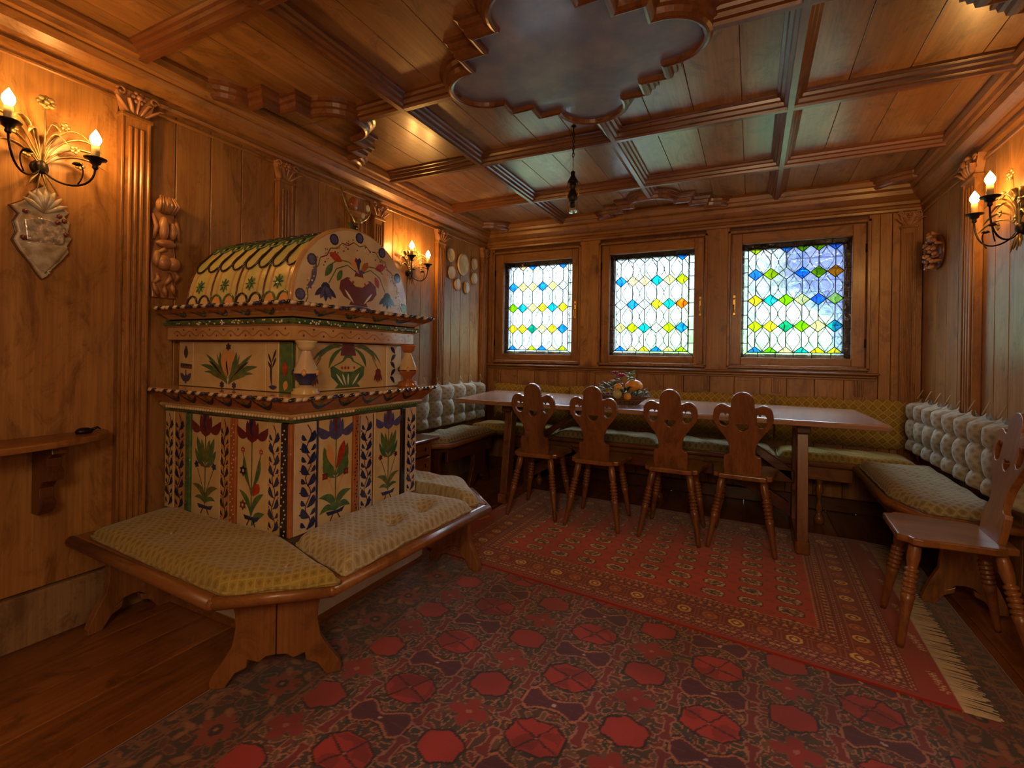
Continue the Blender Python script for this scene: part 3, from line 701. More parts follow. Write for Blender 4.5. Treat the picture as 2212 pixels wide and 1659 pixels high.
class Paint:
    """thin painted relief laid on a tile face: s along the face, z up; f='N' near face (s=x), 'R' right face (s=y), 'V' end wall of the vault"""
    def __init__(s, f, d=.0): s.f = f; s.m = MB(); s.d = d; s.k = 0
    def P(s, a, z, h=.0012):
        h += s.d
        if s.f == 'N': return (a, SY-h, z)
        if s.f == 'U': return (a, SY+.05-h, z)      # recessed upper body, near
        if s.f == 'W': return (SX-.05+h, a, z)      # recessed upper body, right
        if s.f == 'V': return (-1.558+h, a, z)
        return (SX+h, a, z)
    def poly(s, pts, mat):
        s.k += 1; h = .0012+.00012*(s.k % 9); n = len(pts)
        if s.f in ('N', 'U'): pts = pts
        vs = [s.P(a, z, h) for a, z in pts] + [s.P(a, z, -.0005) for a, z in pts]
        s.m.add(vs, [tuple(range(n))] + [(i, (i+1) % n, n+(i+1) % n, n+i) for i in range(n)], mat)
    def leaf(s, a0, z0, a1, z1, w, bend, mat, pos=.55, n=7):
        w *= 1.0 if s.f in 'UWV' else 1.35; dx, dz = a1-a0, z1-z0; L = math.hypot(dx, dz) or 1e-6; nx, nz = -dz/L, dx/L; A = []; B = []
        for i in range(n+1):
            t = i/n; wv = w*(math.sin(PI*t**(math.log(.5)/math.log(pos))))**.8*.5 if 0 < t < 1 else 0.0
            cx_ = a0+dx*t+nx*bend*4*t*(1-t); cz_ = z0+dz*t+nz*bend*4*t*(1-t)
            A.append((cx_+nx*wv, cz_+nz*wv)); B.append((cx_-nx*wv, cz_-nz*wv))
        # quads so that bent leaves stay valid
        s.k += 1; h = .0012+.00012*(s.k % 9)
        vs = [s.P(*q, h) for q in A] + [s.P(*q, h) for q in B]
        s.m.add(vs, [(i, i+1, n+1+i+1, n+1+i) for i in range(n)], mat)
    def line(s, pts, w, mat):
        w *= 1.5
        for (a0, z0), (a1, z1) in zip(pts[:-1], pts[1:]):
            dx, dz = a1-a0, z1-z0; L = math.hypot(dx, dz) or 1e-6; nx, nz = -dz/L*w/2, dx/L*w/2
            s.k += 1; h = .0010+.0001*(s.k % 4)
            s.m.add([s.P(a0+nx, z0+nz, h), s.P(a1+nx, z1+nz, h), s.P(a1-nx, z1-nz, h), s.P(a0-nx, z0-nz, h)], [(0, 1, 2, 3)], mat)
    def dot(s, a, z, r, mat, n=7): s.poly([(a+r*math.cos(2*PI*i/n), z+r*math.sin(2*PI*i/n)) for i in range(n)], mat)
    def flower(s, a, z, r, mat, ctr=None, n=6):
        s.poly([(a+r*(1 if i % 2 else .62)*math.cos(PI*i/n), z+r*(1 if i % 2 else .62)*math.sin(PI*i/n)) for i in range(2*n)], mat)
        if ctr: s.dot(a, z, r*.3, ctr)
    def done(s, name, parent): return s.m.build(name, parent)
SILL = .375
def tulip_head(p, c, z, w, mat, mat2=None):
    """open tulip seen from the side, petals up"""
    p.poly([(c-w*.34, z+w*.10), (c-w*.20, z-w*.10), (c, z-w*.20), (c+w*.20, z-w*.10), (c+w*.34, z+w*.10), (c, z+w*.22)], mat)
    p.leaf(c-w*.22, z-w*.02, c-w*.78, z+w*.34, w*.22, w*.10, mat, .4); p.leaf(c+w*.22, z-w*.02, c+w*.78, z+w*.34, w*.22, -w*.10, mat, .4)
    for k, (o, hh) in enumerate(((-.24, .50), (-.10, .62), (0, .78), (.12, .58), (.26, .46))):
        p.leaf(c+o*w*.7, z, c+o*w, z+hh*w, w*.15, 0, mat2 if (mat2 and k == 2) else mat, .35)
def tulip_tile(f, s0, s1, z0, z1, head, ground, variant=0):
    """one tall tile with its painted plant: tile > painted_plant"""
    m = MB(); t_ = .006
    if f == 'N': m.box(s0+.001, s1-.001, SY-.003, SY+.012, z0, z1, ground, b=.002)
    else: m.box(SX-.012, SX+.003, s0+.001, s1-.001, z0, z1, ground, b=.002)
    tile = m.build('tile', stove); p = Paint(f, .003); c = (s0+s1)/2; W = s1-s0; H = z1-z0
    sg = 1
    p.line([(c, z0+.05), (c, z0+H*.80)], .004, M['olive'])
    tulip_head(p, c, z0+H*.845, W*.70, head, M['cobalt'] if head != M['lilac'] else M['maroon'])
    if variant == 0:
        for s in (-1, 1):
            p.leaf(c, z0+H*.52, c+s*W*.30, z0+H*.78, W*.13, -s*.006, M['green'], .45); p.leaf(c, z0+H*.50, c+s*W*.14, z0+H*.76, W*.09, 0, M['olive'])
            p.leaf(c, z0+H*.48, c+s*W*.36, z0+H*.66, W*.10, -s*.010, M['green'], .5)
            p.line([(c, z0+H*.20), (c+s*W*.16, z0+H*.36), (c+s*W*.27, z0+H*.46)], .0028, M['olive'])
            p.flower(c+s*W*.30, z0+H*.50, W*.085, M['cobalt'] if head == M['maroon'] else M['maroon'], M['black'], 5)
            p.dot(c+s*W*.13, z0+H*.50, W*.03, M['redg'])
            p.leaf(c, z0+H*.14, c+s*W*.44, z0+H*.30, W*.10, s*.022, M['olive'], .5); p.leaf(c, z0+H*.13, c+s*W*.36, z0+H*.17, W*.07, s*.014, M['green'], .5)
    elif variant == 1:
        for s in (-1, 1):
            p.leaf(c, z0+H*.44, c+s*W*.34, z0+H*.74, W*.16, -s*.012, M['green'], .5); p.leaf(c, z0+H*.50, c+s*W*.24, z0+H*.77, W*.15, -s*.004, M['redg'] if s > 0 else M['orange'], .62)
            p.leaf(c, z0+H*.42, c+s*W*.36, z0+H*.60, W*.12, -s*.014, M['green'], .6)
            p.line([(c, z0+H*.18), (c+s*W*.10, z0+H*.34), (c+s*W*.24, z0+H*.44)], .0028, M['orange'])
            p.flower(c+s*W*.30, z0+H*.46, W*.10, M['maroon'], M['redg'], 4); p.dot(c+s*W*.18, z0+H*.42, W*.045, M['orange'])
            p.leaf(c, z0+H*.11, c+s*W*.47, z0+H*.27, W*.13, s*.026, M['green'], .5); p.leaf(c, z0+H*.11, c+s*W*.45, z0+H*.11, W*.11, s*.020, M['green'], .5)
    else:
        for s in (-1, 1):
            p.line([(c, z0+H*.30), (c+s*W*.20, z0+H*.55), (c+s*W*.30, z0+H*.70)], .003, M['olive'])
            p.leaf(c, z0+H*.35, c+s*W*.26, z0+H*.66, W*.10, -s*.012, M['green'], .6)
            p.flower(c+s*W*.30, z0+H*.715, W*.075, M['redg'], M['cream'], 6)
            p.leaf(c, z0+H*.10, c+s*W*.40, z0+H*.34, W*.10, s*.018, M['green'], .6)
        p.flower(c-W*.28, z0+H*.52, W*.13, M['black'], M['cream'], 6); p.flower(c-W*.28, z0+H*.20, W*.12, M['maroon'], M['cream'], 6)
        p.leaf(c+W*.05, z0+H*.30, c+W*.25, z0+H*.42, W*.16, 0, M['redg'], .6); p.leaf(c, z0+H*.02, c+W*.44, z0+H*.16, W*.12, .014, M['green'], .5)
    # footed bowl
    p.poly([(c-W*.26, z0+H*.115), (c-W*.20, z0+H*.075), (c+W*.20, z0+H*.075), (c+W*.28, z0+H*.12), (c+W*.10, z0+H*.105)], M['cobalt'])
    p.line([(c-W*.06, z0+H*.08), (c-W*.14, z0+H*.02)], .004, M['maroon']); p.line([(c+W*.06, z0+H*.08), (c+W*.14, z0+H*.02)], .004, M['maroon'])
    p.done('painted_plant', tile)
def vine_tile(f, s0, s1, z0, z1, ground, mat, dots, shift=.5, framed=False):
    m = MB()
    if f == 'N': m.box(s0+.001, s1-.001, SY-.006, SY+.012, z0, z1, ground, b=.002)
    else: m.box(SX-.012, SX+.006, s0+.001, s1-.001, z0, z1, ground, b=.002)
    tile = m.build('vine_tile', stove); p = Paint(f, .006); W = s1-s0; c = s0+W*shift; H = z1-z0; n = 9
    A = W*.13
    p.line([(c+A*math.sin(k*1.25), z0+.01+(H-.02)*k/(n*2)) for k in range(n*2+1)], .0032, M['maroon'])
    for k in range(n):
        z = z0+.012+(H-.05)*k/n; s = 1 if k % 2 else -1; x0 = c+A*.6*s
        p.leaf(x0, z, min(max(c-s*W*.28, s0+.004), s1-.004), z+.045, W*.20, s*.010, mat, .6); p.leaf(x0, z+.010, min(max(c+s*W*.30, s0+.004), s1-.004), z+.034, W*.12, -s*.006, mat, .6)
        p.dot(min(max(c+s*W*.33, s0+.004), s1-.004), z+.006, .0032, dots); p.dot(min(max(c-s*W*.36, s0+.004), s1-.004), z+.022, .0026, M['black'])
    if framed:
        for e in (s0+.004, s1-.004): p.line([(e, z0+.005), (e, z1-.005)], .003, M['cobalt'])
    p.done('painted_vine', tile)
def moulding(f, s0, s1, z0, z1, mat, spots=None, d=.010):
    m = MB()
    if f == 'N': m.box(s0, s1, SY-d, SY+.01, z0, z1, mat, b=.003)
    else: m.box(SX-.01, SX+d, s0, s1, z0, z1, mat, b=.003)
    o = m.build('moulding', stove)
    if spots:
        p = Paint(f, d); c = (s0+s1)/2
        for k in range(26): p.dot(c+random.uniform(-.3, .3)*(s1-s0), z0+.01+(z1-z0-.02)*k/26, min(.0035, (s1-s0)*.2), spots, 5)
        p.done('painted_spots', o)
zt0, zt1 = .40, .828
vine_tile('N', -2.345, -2.275, zt0, zt1, M['peach'], M['black'], M['redg']); vine_tile('N', -2.275, -2.192, zt0, zt1, M['ochre'], M['cobalt'], M['redg'])
moulding('N', -2.190, -2.155, zt0, zt1, M['green'], M['olive'])
tulip_tile('N', -2.153, -1.957, zt0, zt1, M['maroon'], M['peach'], 0)
vine_tile('N', -1.953, -1.892, zt0, zt1, M['ochre'], M['black'], M['redg']); moulding('N', -1.888, -1.850, zt0, zt1, M['terra'], M['cream'])
tulip_tile('N', -1.848, -1.668, zt0, zt1, M['maroon'], M['peach'], 2)
vine_tile('N', -1.665, -1.586, zt0, zt1, M['peach'], M['cobalt'], M['redg']); moulding('N', -1.585, -1.545, zt0, zt1, M['black'], M['white'], .012)
moulding('R', 1.250, 1.266, zt0, zt1, M['terra'], None, .009)
vine_tile('R', 1.268, 1.374, zt0, zt1, M['cream'], M['cobalt'], M['orange'], .62)
moulding('R', 1.374, 1.381, zt0, zt1, M['cobalt'])
tulip_tile('R', 1.382, 1.568, zt0, zt1, M['lilac'], M['peach'], 1)
moulding('R', 1.570, 1.598, zt0, zt1, M['terra'], M['black'])
vine_tile('R', 1.602, 1.694, zt0, zt1, M['cream'], M['cobalt'], M['cobalt'], .5, True)
moulding('R', 1.696, 1.708, zt0, zt1, M['peach'])
tulip_tile('R', 1.710, 1.886, zt0, zt1, M['lilac'], M['peach'], 0)
moulding('R', 1.889, 1.916, zt0, zt1, M['black'])
vine_tile('R', 1.920, 2.006, zt0, zt1, M['cream'], M['cobalt'], M['redg'], .5)
# lower cornice and shelf
ring_profile('lower_cornice', [(.004, .826), (.012, .834), (.012, .842), (.022, .850), (.030, .858), (.026, .866), (.034, .872), (.062, .905), (.070, .918)],
             [M['black'], M['green'], M['cream'], M['peach'], M['ochre'], M['green'], M['terra'], M['terra'], M['terra']], stove, sf=SYF-.02)
mb = MB(); p_ = .078; mb.box(-2.35, SX+p_, SY-p_, SYF+p_-.02, .918, .936, M['ochre'], b=.004); shelf = mb.build('shelf_slab', stove)
def rope_edge(z, p_, yf, x0=-2.34, th=.016, name='rope_edge'):
    """alternating cream and dark twisted rim segments"""
    m = MB(); k = 0
    def run(a, b):
        nonlocal k
        a, b = Vector(a), Vector(b); n = int((b-a).length/.028); d = (b-a)/n
        for i in range(n):
            q0 = a+d*(i+.04); q1 = a+d*(i+.96)
            m.tube([q0+Vector((0, 0, -.003)), (q0+q1)/2, q1+Vector((0, 0, .003))], [th*.38, th*.52, th*.38], [M['cream'], M['black'], M['cream'], M['cobalt'] if k % 3 else M['cream'], M['black']][k % 5], n=6); k += 1
    run((x0, SY-p_, z), (SX+p_, SY-p_, z)); run((SX+p_, SY-p_, z), (SX+p_, yf+p_, z)); return m.build(name, stove)
rope_edge(.926, .080, SYF-.02)
# painted swags on the cornice slope and scalloped bead row
def swags(z0, z1, p0, p1, yf, n1, n2, name):
    m = MB()
    def quad(side, s, t, up):
        p = p0+(p1-p0)*t+.0025; z = z0+(z1-z0)*t
        return (s, SY-p, z) if side == 'N' else (SX+p, s, z)
    for side, a, b, n in (('N', -2.25, SX-.02, n1), ('R', SY+.02, yf-.05, n2)):
        for k in range(n):
            c = a+(b-a)*(k+.5)/n; w = .055
            for s in (-1, 1):
                for i in range(4):
                    t0, t1 = i/4, (i+1)/4
                    m.add([quad(side, c+s*w*t0, .12+.7*t0**1.6, 0), quad(side, c+s*w*t1, .12+.7*t1**1.6, 0), quad(side, c+s*w*t1, .30+.62*t1**1.3, 0), quad(side, c+s*w*t0, .45+.5*t0**1.3, 0)], [(0, 1, 2, 3)], M['black'] if k % 3 else M['cobalt'])
            m.add([quad(side, c-.012, .35, 0), quad(side, c+.012, .35, 0), quad(side, c+.004, .85, 0), quad(side, c-.004, .85, 0)], [(0, 1, 2, 3)], M['green'])
    return m.build(name, stove)
swags(.872, .918, .034, .070, SYF-.02, 6, 5, 'painted_swags')
mb = MB()
for side, a, b in (('N', -2.30, SX+.02), ('R', SY-.02, SYF-.01)):
    n = int((b-a)/.017)
    for k in range(n):
        s = a+(b-a)*(k+.5)/n; mb.ball((s, SY-.030, .852) if side == 'N' else (SX+.030, s, .852), .0075, M['cream'] if side == 'N' or k < 18 else M['green'], 1)
mb.build('bead_row', stove)
# upper recessed body with painted tiles
mb = MB(); mb.box(-2.35, SX-.056, SY+.056, SYF-.06, .936, 1.14, M['grout']); mb.build('upper_core', stove)
def utile(f, s0, s1, ground, name='upper_tile'):
    m = MB()
    if f == 'U': m.box(s0+.001, s1-.001, SY+.047, SY+.062, .938, 1.138, ground, b=.002)
    else: m.box(SX-.062, SX-.047, s0+.001, s1-.001, .938, 1.138, ground, b=.002)
    return m.build(name, stove), Paint(f, .003)
tile, p = utile('U', -2.345, -2.236, M['peach'])
c = -2.29
p.leaf(c, 1.12, c, 1.06, .03, 0, M['black']); p.line([(c-.04, 1.035), (c+.045, 1.03)], .006, M['black']); p.line([(c-.04, 1.022), (c+.045, 1.018)], .006, M['maroon'])
for k in range(5): p.dot(c-.035+k*.018, 1.028, .006, M['black'])
p.line([(c, .96), (c, 1.01)], .005, M['maroon'])
for s in (-1, 1): p.leaf(c, .955, c+s*.04, .995, .025, 0, M['cobalt'])
p.flower(c, .97, .024, M['cobalt']); p.done('painted_plant', tile)
tile, p = utile('U', -2.234, -1.752, M['peach'])
c = -1.99
for s in (-1, 1):
    p.leaf(c, .955, c+s*.155, 1.085, .020, s*.008, M['green'], .55); p.leaf(c, .955, c+s*.19, 1.035, .022, s*.020, M['green'], .6); p.leaf(c, .95, c+s*.12, 1.0, .026, s*.016, M['olive'], .65)
    p.leaf(c, .98, c+s*.055, 1.095, .024, -s*.014, M['green'], .6); p.leaf(c, .96, c+s*.09, 1.05, .016, s*.004, M['olive'], .6)
    p.leaf(c+s*.01, .985, c+s*.030, 1.105, .032, -s*.010, M['orange'], .6); p.leaf(c, .99, c+s*.012, 1.06, .010, 0, M['redg'])
    p.flower(c+s*.04, .953, .016, M['cobalt'])
    p.leaf(c, .96, c+s*.075, 1.085, .014, -s*.010, M['olive'], .6); p.leaf(c, .955, c+s*.165, 1.005, .014, s*.018, M['green'], .6); p.leaf(c, .955, c+s*.135, 1.055, .012, s*.010, M['black'], .7)
    p.leaf(c, .96, c+s*.035, 1.06, .012, -s*.006, M['green'], .6)
p.leaf(c, .99, c, 1.12, .040, 0, M['orange'], .6); p.flower(c, 1.115, .018, M['black'], M['white']); p.leaf(c, .945, c, .98, .016, 0, M['white']); p.done('painted_plant', tile)
tile, p = utile('U', -1.750, -1.677, M['peach'])
c = -1.714; p.leaf(c, .955, c-.004, 1.06, .012, .004, M['cobalt']); p.leaf(c-.02, .958, c+.03, .958, .018, -.003, M['cobalt'])
for k in range(4): s = 1 if k % 2 else -1; p.leaf(c, 1.02+k*.012, c+s*.024, 1.06+k*.016, .010, 0, M['black'])
p.done('painted_plant', tile)
tile, p = utile('U', -1.675, -1.60, M['green'])
p.leaf(-1.64, 1.0, -1.64, 1.06, .03, 0, M['redg']); p.leaf(-1.64, .945, -1.63, .985, .028, 0, M['orange']); p.done('painted_plant', tile)
tile, p = utile('W', 1.318, 1.832, M['peach'])
c = 1.585
p.poly([(c-.100, 1.035), (c-.095, .995), (c-.055, .962), (c-.075, .945), (c+.075, .945), (c+.055, .962), (c+.095, .995), (c+.100, 1.035), (c+.035, 1.062), (c+.02, 1.085), (c-.02, 1.085), (c-.035, 1.062)], M['green'])
p.poly([(c-.080, 1.038), (c-.03, 1.015), (c+.03, 1.015), (c+.080, 1.038), (c+.028, 1.058), (c+.008, 1.075), (c-.008, 1.075), (c-.028, 1.058)], M['peach'])
for k in range(-2, 3): p.leaf(c+k*.012, .955, c+k*.034, 1.008, .010, 0, M['white']); p.flower(c+k*.018, 1.032, .008, M['redg'])
p.poly([(c-.045, 1.085), (c+.045, 1.085), (c+.034, 1.136), (c-.034, 1.136)], M['maroon'])
for s in (-1, 1):
    p.leaf(c+s*.02, 1.125, c+s*.175, 1.055, .022, s*.030, M['olive'], .5); p.leaf(c+s*.02, 1.120, c+s*.11, 1.03, .020, s*.020, M['green'], .6); p.leaf(c+s*.03, 1.115, c+s*.21, 1.04, .012, s*.035, M['green'], .6)
    q = c+s*.19; p.line([(c+s*.15, 1.075), (q, 1.02)], .003, M['olive'])
    for k in range(-2, 3): p.leaf(q, 1.02, q+k*.014, .955+abs(k)*.006, .014, 0, M['maroon'], .5)
    p.dot(q, 1.008, .018, M['maroon'])
p.leaf(1.34, 1.10, 1.40, 1.135, .03, 0, M['cobalt']); p.done('painted_vase', tile)
tile, p = utile('W', 1.834, 1.945, M['white'])
for k in range(5): s = 1 if k % 2 else -1; p.leaf(1.88-s*.014, .95+k*.036, 1.88+s*.02, .985+k*.036, .020, s*.004, M['cobalt'])
p.done('painted_vine', tile)
# baluster columns at the two visible corners
def baluster(x, y, a, b):
    m = MB(); Mx = T(x, y, .936)
    m.lathe([(.050, 0), (.052, .008), (.044, .016), (.046, .022), (.030, .028), (.022, .036)], b, Mx, 18)
    m.lathe([(.022, .036), (.026, .046), (.040, .060), (.046, .078)], M['cobalt'] if a is M['cream'] else M['terra'], Mx, 18, cap=False)
    m.lathe([(.046, .078), (.046, .082)], M['black'], Mx, 18, cap=False)
    m.lathe([(.046, .082), (.042, .098), (.034, .118), (.025, .140), (.018, .158), (.017, .166)], a, Mx, 18, cap=False)
    m.lathe([(.017, .166), (.028, .174), (.034, .184), (.034, .194), (.040, .200), (.040, .206)], b, Mx, 18)
    o = m.build('baluster', stove)
    m = MB()
    for k in range(5):
        aa = k*2*PI/5+.4; m.ball((x+.043*math.cos(aa), y+.043*math.sin(aa), 1.020), .010, M['cobalt' if k % 2 else 'orange'], 1, (1, 1, 1.5))
    m.build('painted_blot', o)
baluster(-1.530, 1.312, M['cream'], M['peach']); baluster(-1.530, 1.925, M['peach'], M['terra'])
# frieze, torus, upper cornice
ring_profile('frieze', [(-.004, 1.142), (.0, 1.146), (.0, 1.196), (.006, 1.200)], M['ochre'], stove, sf=SYF-.03)
p = Paint('N', 0.0)
def wave(p, a, b, n):
    N_ = n*10; p.line([(a+(b-a)*i/N_, 1.170+.011*math.sin(2*PI*i/10)) for i in range(N_+1)], .0028, M['terra'])
    for k in range(2*n): c = a+(b-a)*(k+.5)/(2*n); p.leaf(c, 1.156 if k % 2 == 0 else 1.182, c+.004, 1.166 if k % 2 == 0 else 1.190, .007, 0, M['maroon'])
wave(p, -2.30, -1.56, 8); p.done('painted_wave', stove)
p = Paint('R', 0.0); wave(p, 1.28, 1.96, 7); p.done('painted_wave', stove)
ring_profile('torus_moulding', [(.004, 1.200), (.012, 1.203), (.020, 1.209), (.022, 1.217), (.016, 1.225), (.006, 1.229)], [M['cream'], M['green'], M['green'], M['green'], M['black'], M['black']], stove, sf=SYF-.03)
mb = MB()
for side, a, b in (('N', -2.28, SX+.01), ('R', SY-.01, SYF-.02)):
    for k in range(70):
        s = a+(b-a)*random.random(); zz = 1.214+random.uniform(-.007, .007)
        mb.ball((s, SY-.0205, zz) if side == 'N' else (SX+.0205, s, zz), .0045, [M['white'], M['olive'], M['black'], M['cream']][k % 4], 1)
mb.build('painted_speckles', stove)
ring_profile('upper_cornice', [(.006, 1.229), (.012, 1.232), (.022, 1.240), (.040, 1.250), (.064, 1.262), (.070, 1.268)], [M['black'], M['orange'], M['orange'], M['terra'], M['terra'], M['terra']], stove, x0=-2.32, sf=SYF-.04)
swags(1.234, 1.264, .014, .064, SYF-.05, 5, 4, 'painted_swags')
mb = MB(); mb.box(-2.32, SX+.076, SY-.076, SYF+.076-.04, 1.268, 1.283, M['ochre'], b=.004); mb.build('top_slab', stove)
rope_edge(1.276, .078, SYF-.045, x0=-2.31)
# barrel vault
VY, VR, VH, VX0, VX1 = 1.612, .334, .345, -2.24, -1.575
def vp(a, r=1.0): return (VY-math.cos(a)*VR*r, 1.283+math.sin(a)**.92*VH*r)
mb = MB(); rows = []
for i in range(33): y, z = vp(PI*i/32, .985); rows.append([(VX0, y, z), (VX1, y, z)])
mb.grid(rows, M['grout']); mb.add([(VX0,)+vp(PI*i/32, .985) for i in range(33)], [tuple(range(33))], M['terra']); mb.build('vault', stove)
# scale tiles on the vault: courses of tongue-shaped tiles
def vtile(x0, x1, a0, a1, mat, line, tongue=True, dep=0.0):
    m = MB(); n = 8; cc = (x0+x1)/2; w = (x1-x0)/2
    outl = []
    for k in range(n+1):
        t = PI*k/n; outl.append((cc-w*.94*math.cos(t), a0+(a1-a0)*(.34-.32*math.sin(t)) if tongue else a0+.004))
    outl += [(x1-w*.06, a1), (x0+w*.06, a1)]
    def pt(x, a, r): y, z = vp(min(max(a, .0), PI), r); return (x, y, z)
    N_ = len(outl); r1 = 1.008-dep
    vs = [pt(x, a, r1) for x, a in outl] + [pt(x, a, .983) for x, a in outl]
    m.add(vs, [tuple(range(N_))] + [(i, (i+1) % N_, N_+(i+1) % N_, N_+i) for i in range(N_)], mat)
    o = m.build('scale_tile', stove); m = MB()
    m.tube([pt(x, a, r1+.001) for x, a in [outl[-1]]+outl[:n+1]+[outl[-2]]], .0048, line, n=5); m.build('painted_outline', o)
    return o
cols = 8; cw = (VX1-VX0)/cols
gm = ['yellowt', 'palepeach', 'palegreen', 'yellowt', 'cream', 'palegreen', 'yellowt', 'palepeach', 'yellowt']
for r in range(4):
    a0 = [.42, .80, 1.16, 1.5][r]; a1 = a0+.50
    for c in range(cols + (r % 2)):
        x0 = VX0+cw*(c-.5*(r % 2)); x1 = x0+cw
        x0, x1 = max(x0, VX0), min(x1, VX1)
        if x1-x0 > .02: vtile(x0, x1, a0, min(a1, 1.72), M[gm[(c*3+r*2) % 9]], M['green'] if r % 2 else M['black'], dep=.004*r)
for c in range(4):                     # lower course of tall tiles with stars
    x0 = VX0+(VX1-VX0)*c/4; x1 = x0+(VX1-VX0)/4; m = MB(); rows = []
    for a in (.0, .12, .24, .36, .50): y, z = vp(a, 1.0); rows.append([(x0+.003, y, z), (x1-.003, y, z)])
    m.grid(rows, M['yellowt']); o = m.build('star_tile', stove); m = MB(); cc = (x0+x1)/2
    for k in range(8):
        a = k*PI/4; pts = []
        for t in (0, .5, 1):
            yy, zz = vp(.235+math.sin(a)*.085*t, 1.0055); pts.append((cc+math.cos(a)*.030*t, yy-.001, zz))
        m.tube(pts, [.005, .004, .0015], M['green'], n=5)
    for s in (-.045, .045): yy = [vp(q, 1.004) for q in (.10, .22, .34, .46)]; m.tube([(cc+s, y, z) for y, z in yy], .0028, M['orange'], n=5)
    m.build('painted_star', o); m = MB()
    for s in (x0+.003,): m.tube([(s,)+vp(q, 1.006) for q in (0, .12, .24, .36, .46)], .0035, M['maroon'], n=5)
    for s in (.25, .75):
        xc = x0+(x1-x0)*s; w = (x1-x0)*.21
        m.tube([(xc-w*math.cos(PI*k/8),)+vp(.02+.105*math.sin(PI*k/8), 1.007) for k in range(9)], .0042, M['green'] if c % 2 else M['black'], n=5)
        m.add([(xc-w*.9*math.cos(PI*k/8),)+vp(.01+.095*math.sin(PI*k/8), 1.005) for k in range(9)], [tuple(range(9))], M['peach'] if (c+int(s*4)) % 2 else M['orange'])
    m.build('painted_arch', o)
for c in range(5):                     # plain far side of the vault
    x0 = VX0+(VX1-VX0)*c/5; m = MB(); rows = []
    for i in range(13): y, z = vp(1.70+(PI-1.70)*i/12, .998); rows.append([(x0+.002, y, z), (x0+(VX1-VX0)/5-.002, y, z)])
    m.grid(rows, M['yellowt']); m.build('scale_tile', stove)
# end wall of the vault with painted vase
mb = MB(); ring = [(VY-math.cos(PI*i/32)*VR, 1.283+math.sin(PI*i/32)**.92*VH) for i in range(33)]
mb.prism(ring, -1.600, -1.558, M['cream'], M=Matrix(((0, 0, 1, 0), (1, 0, 0, 0), (0, 1, 0, 0), (0, 0, 0, 1)))); endw = mb.build('end_wall', stove)
mb = MB(); mb.tube([(-1.575, VY-math.cos(PI*i/32)*VR*1.012, 1.283+math.sin(PI*i/32)**.92*VH*1.012) for i in range(33)], .010, M['ochre'], n=8); mb.build('arch_edge', stove)
p = Paint('V', 0.0); c = VY; zb = 1.283
for k in range(13):
    a = PI*(k+.5)/13; yy, zz = VY-math.cos(a)*VR*.93, zb+math.sin(a)*VH*.93
    if k % 2 == 0: p.dot(yy, zz, .024, M['cobalt'], 10); p.dot(yy, zz, .017, M['lilac'], 9)
    p.line([(VY-math.cos(a-.12)*VR*.86, zb+math.sin(a-.12)*VH*.86), (VY-math.cos(a)*VR*.82, zb+math.sin(a)*VH*.82), (VY-math.cos(a+.12)*VR*.86, zb+math.sin(a+.12)*VH*.86)], .003, M['maroon'] if k % 2 else M['olive'])
for k in range(90):
    a = random.uniform(.1, PI-.1); r = random.uniform(.76, .90); p.dot(VY-math.cos(a)*VR*r, zb+math.sin(a)*VH*r, random.uniform(.002, .0045), [M['maroon'], M['white'], M['lilac'], M['terra']][k % 4], 5)
bp_ = [(-.105, .120), (-.112, .085), (-.085, .055), (-.045, .040), (-.055, .022), (.055, .022), (.045, .040), (.085, .055), (.112, .085), (.105, .120), (.07, .140), (.03, .135), (.022, .165), (-.022, .165), (-.03, .135), (-.07, .140)]
p.poly([(c+x, zb+z) for x, z in bp_], M['maroon'])
p.poly([(c-.062, zb+.132), (c-.02, zb+.105), (c+.02, zb+.105), (c+.062, zb+.132), (c+.018, zb+.150), (c-.018, zb+.150)], M['peach'])
for k in range(-2, 3): p.leaf(c+k*.014, zb+.030, c+k*.042, zb+.098-abs(k)*.006, .011, 0, M['white']); p.flower(c+k*.018, zb+.122, .008, M['redg'])
for k, (x, z, mt) in enumerate(((-.055, .225, 'orange'), (-.022, .232, 'maroon'), (0, .235, 'cobalt'), (.03, .228, 'peach'), (.055, .222, 'terra'))): p.leaf(c, zb+.160, c+x, zb+z, .030, 0, M[mt], .65)
p.leaf(c-.035, zb+.172, c+.035, zb+.172, .018, 0, M['lilac'])
for s in (-1, 1):
    p.line([(c+s*.01, zb+.165), (c+s*.07, zb+.190), (c+s*.13, zb+.165), (c+s*.17, zb+.10)], .0034, M['olive']); p.line([(c+s*.01, zb+.17), (c+s*.06, zb+.205), (c+s*.12, zb+.205), (c+s*.165, zb+.175)], .0034, M['olive'])
    p.leaf(c+s*.10, zb+.20, c+s*.17, zb+.225, .034, 0, M['redg'], .5); p.leaf(c+s*.15, zb+.185, c+s*.19, zb+.125, .030, 0, M['green'] if s < 0 else M['peach'], .5); p.leaf(c+s*.10, zb+.165, c+s*.125, zb+.115, .028, 0, M['green'] if s < 0 else M['redg'], .5)
    q = c+s*.185
    for k in range(-2, 3): p.leaf(q, zb+.085, q+k*.028, zb+.022+abs(k)*.010, .024, 0, M['lilac'] if k % 2 else M['cobalt'], .5)
    p.dot(q, zb+.078, .024, M['cobalt'], 9)
    p.leaf(c+s*.235, zb+.18, c+s*.275, zb+.06, .022, -s*.01, M['peach'] if s > 0 else M['lilac'])
p.leaf(c-.08, zb+.012, c+.08, zb+.012, .018, 0, M['lilac']); p.done('painted_vase', endw)

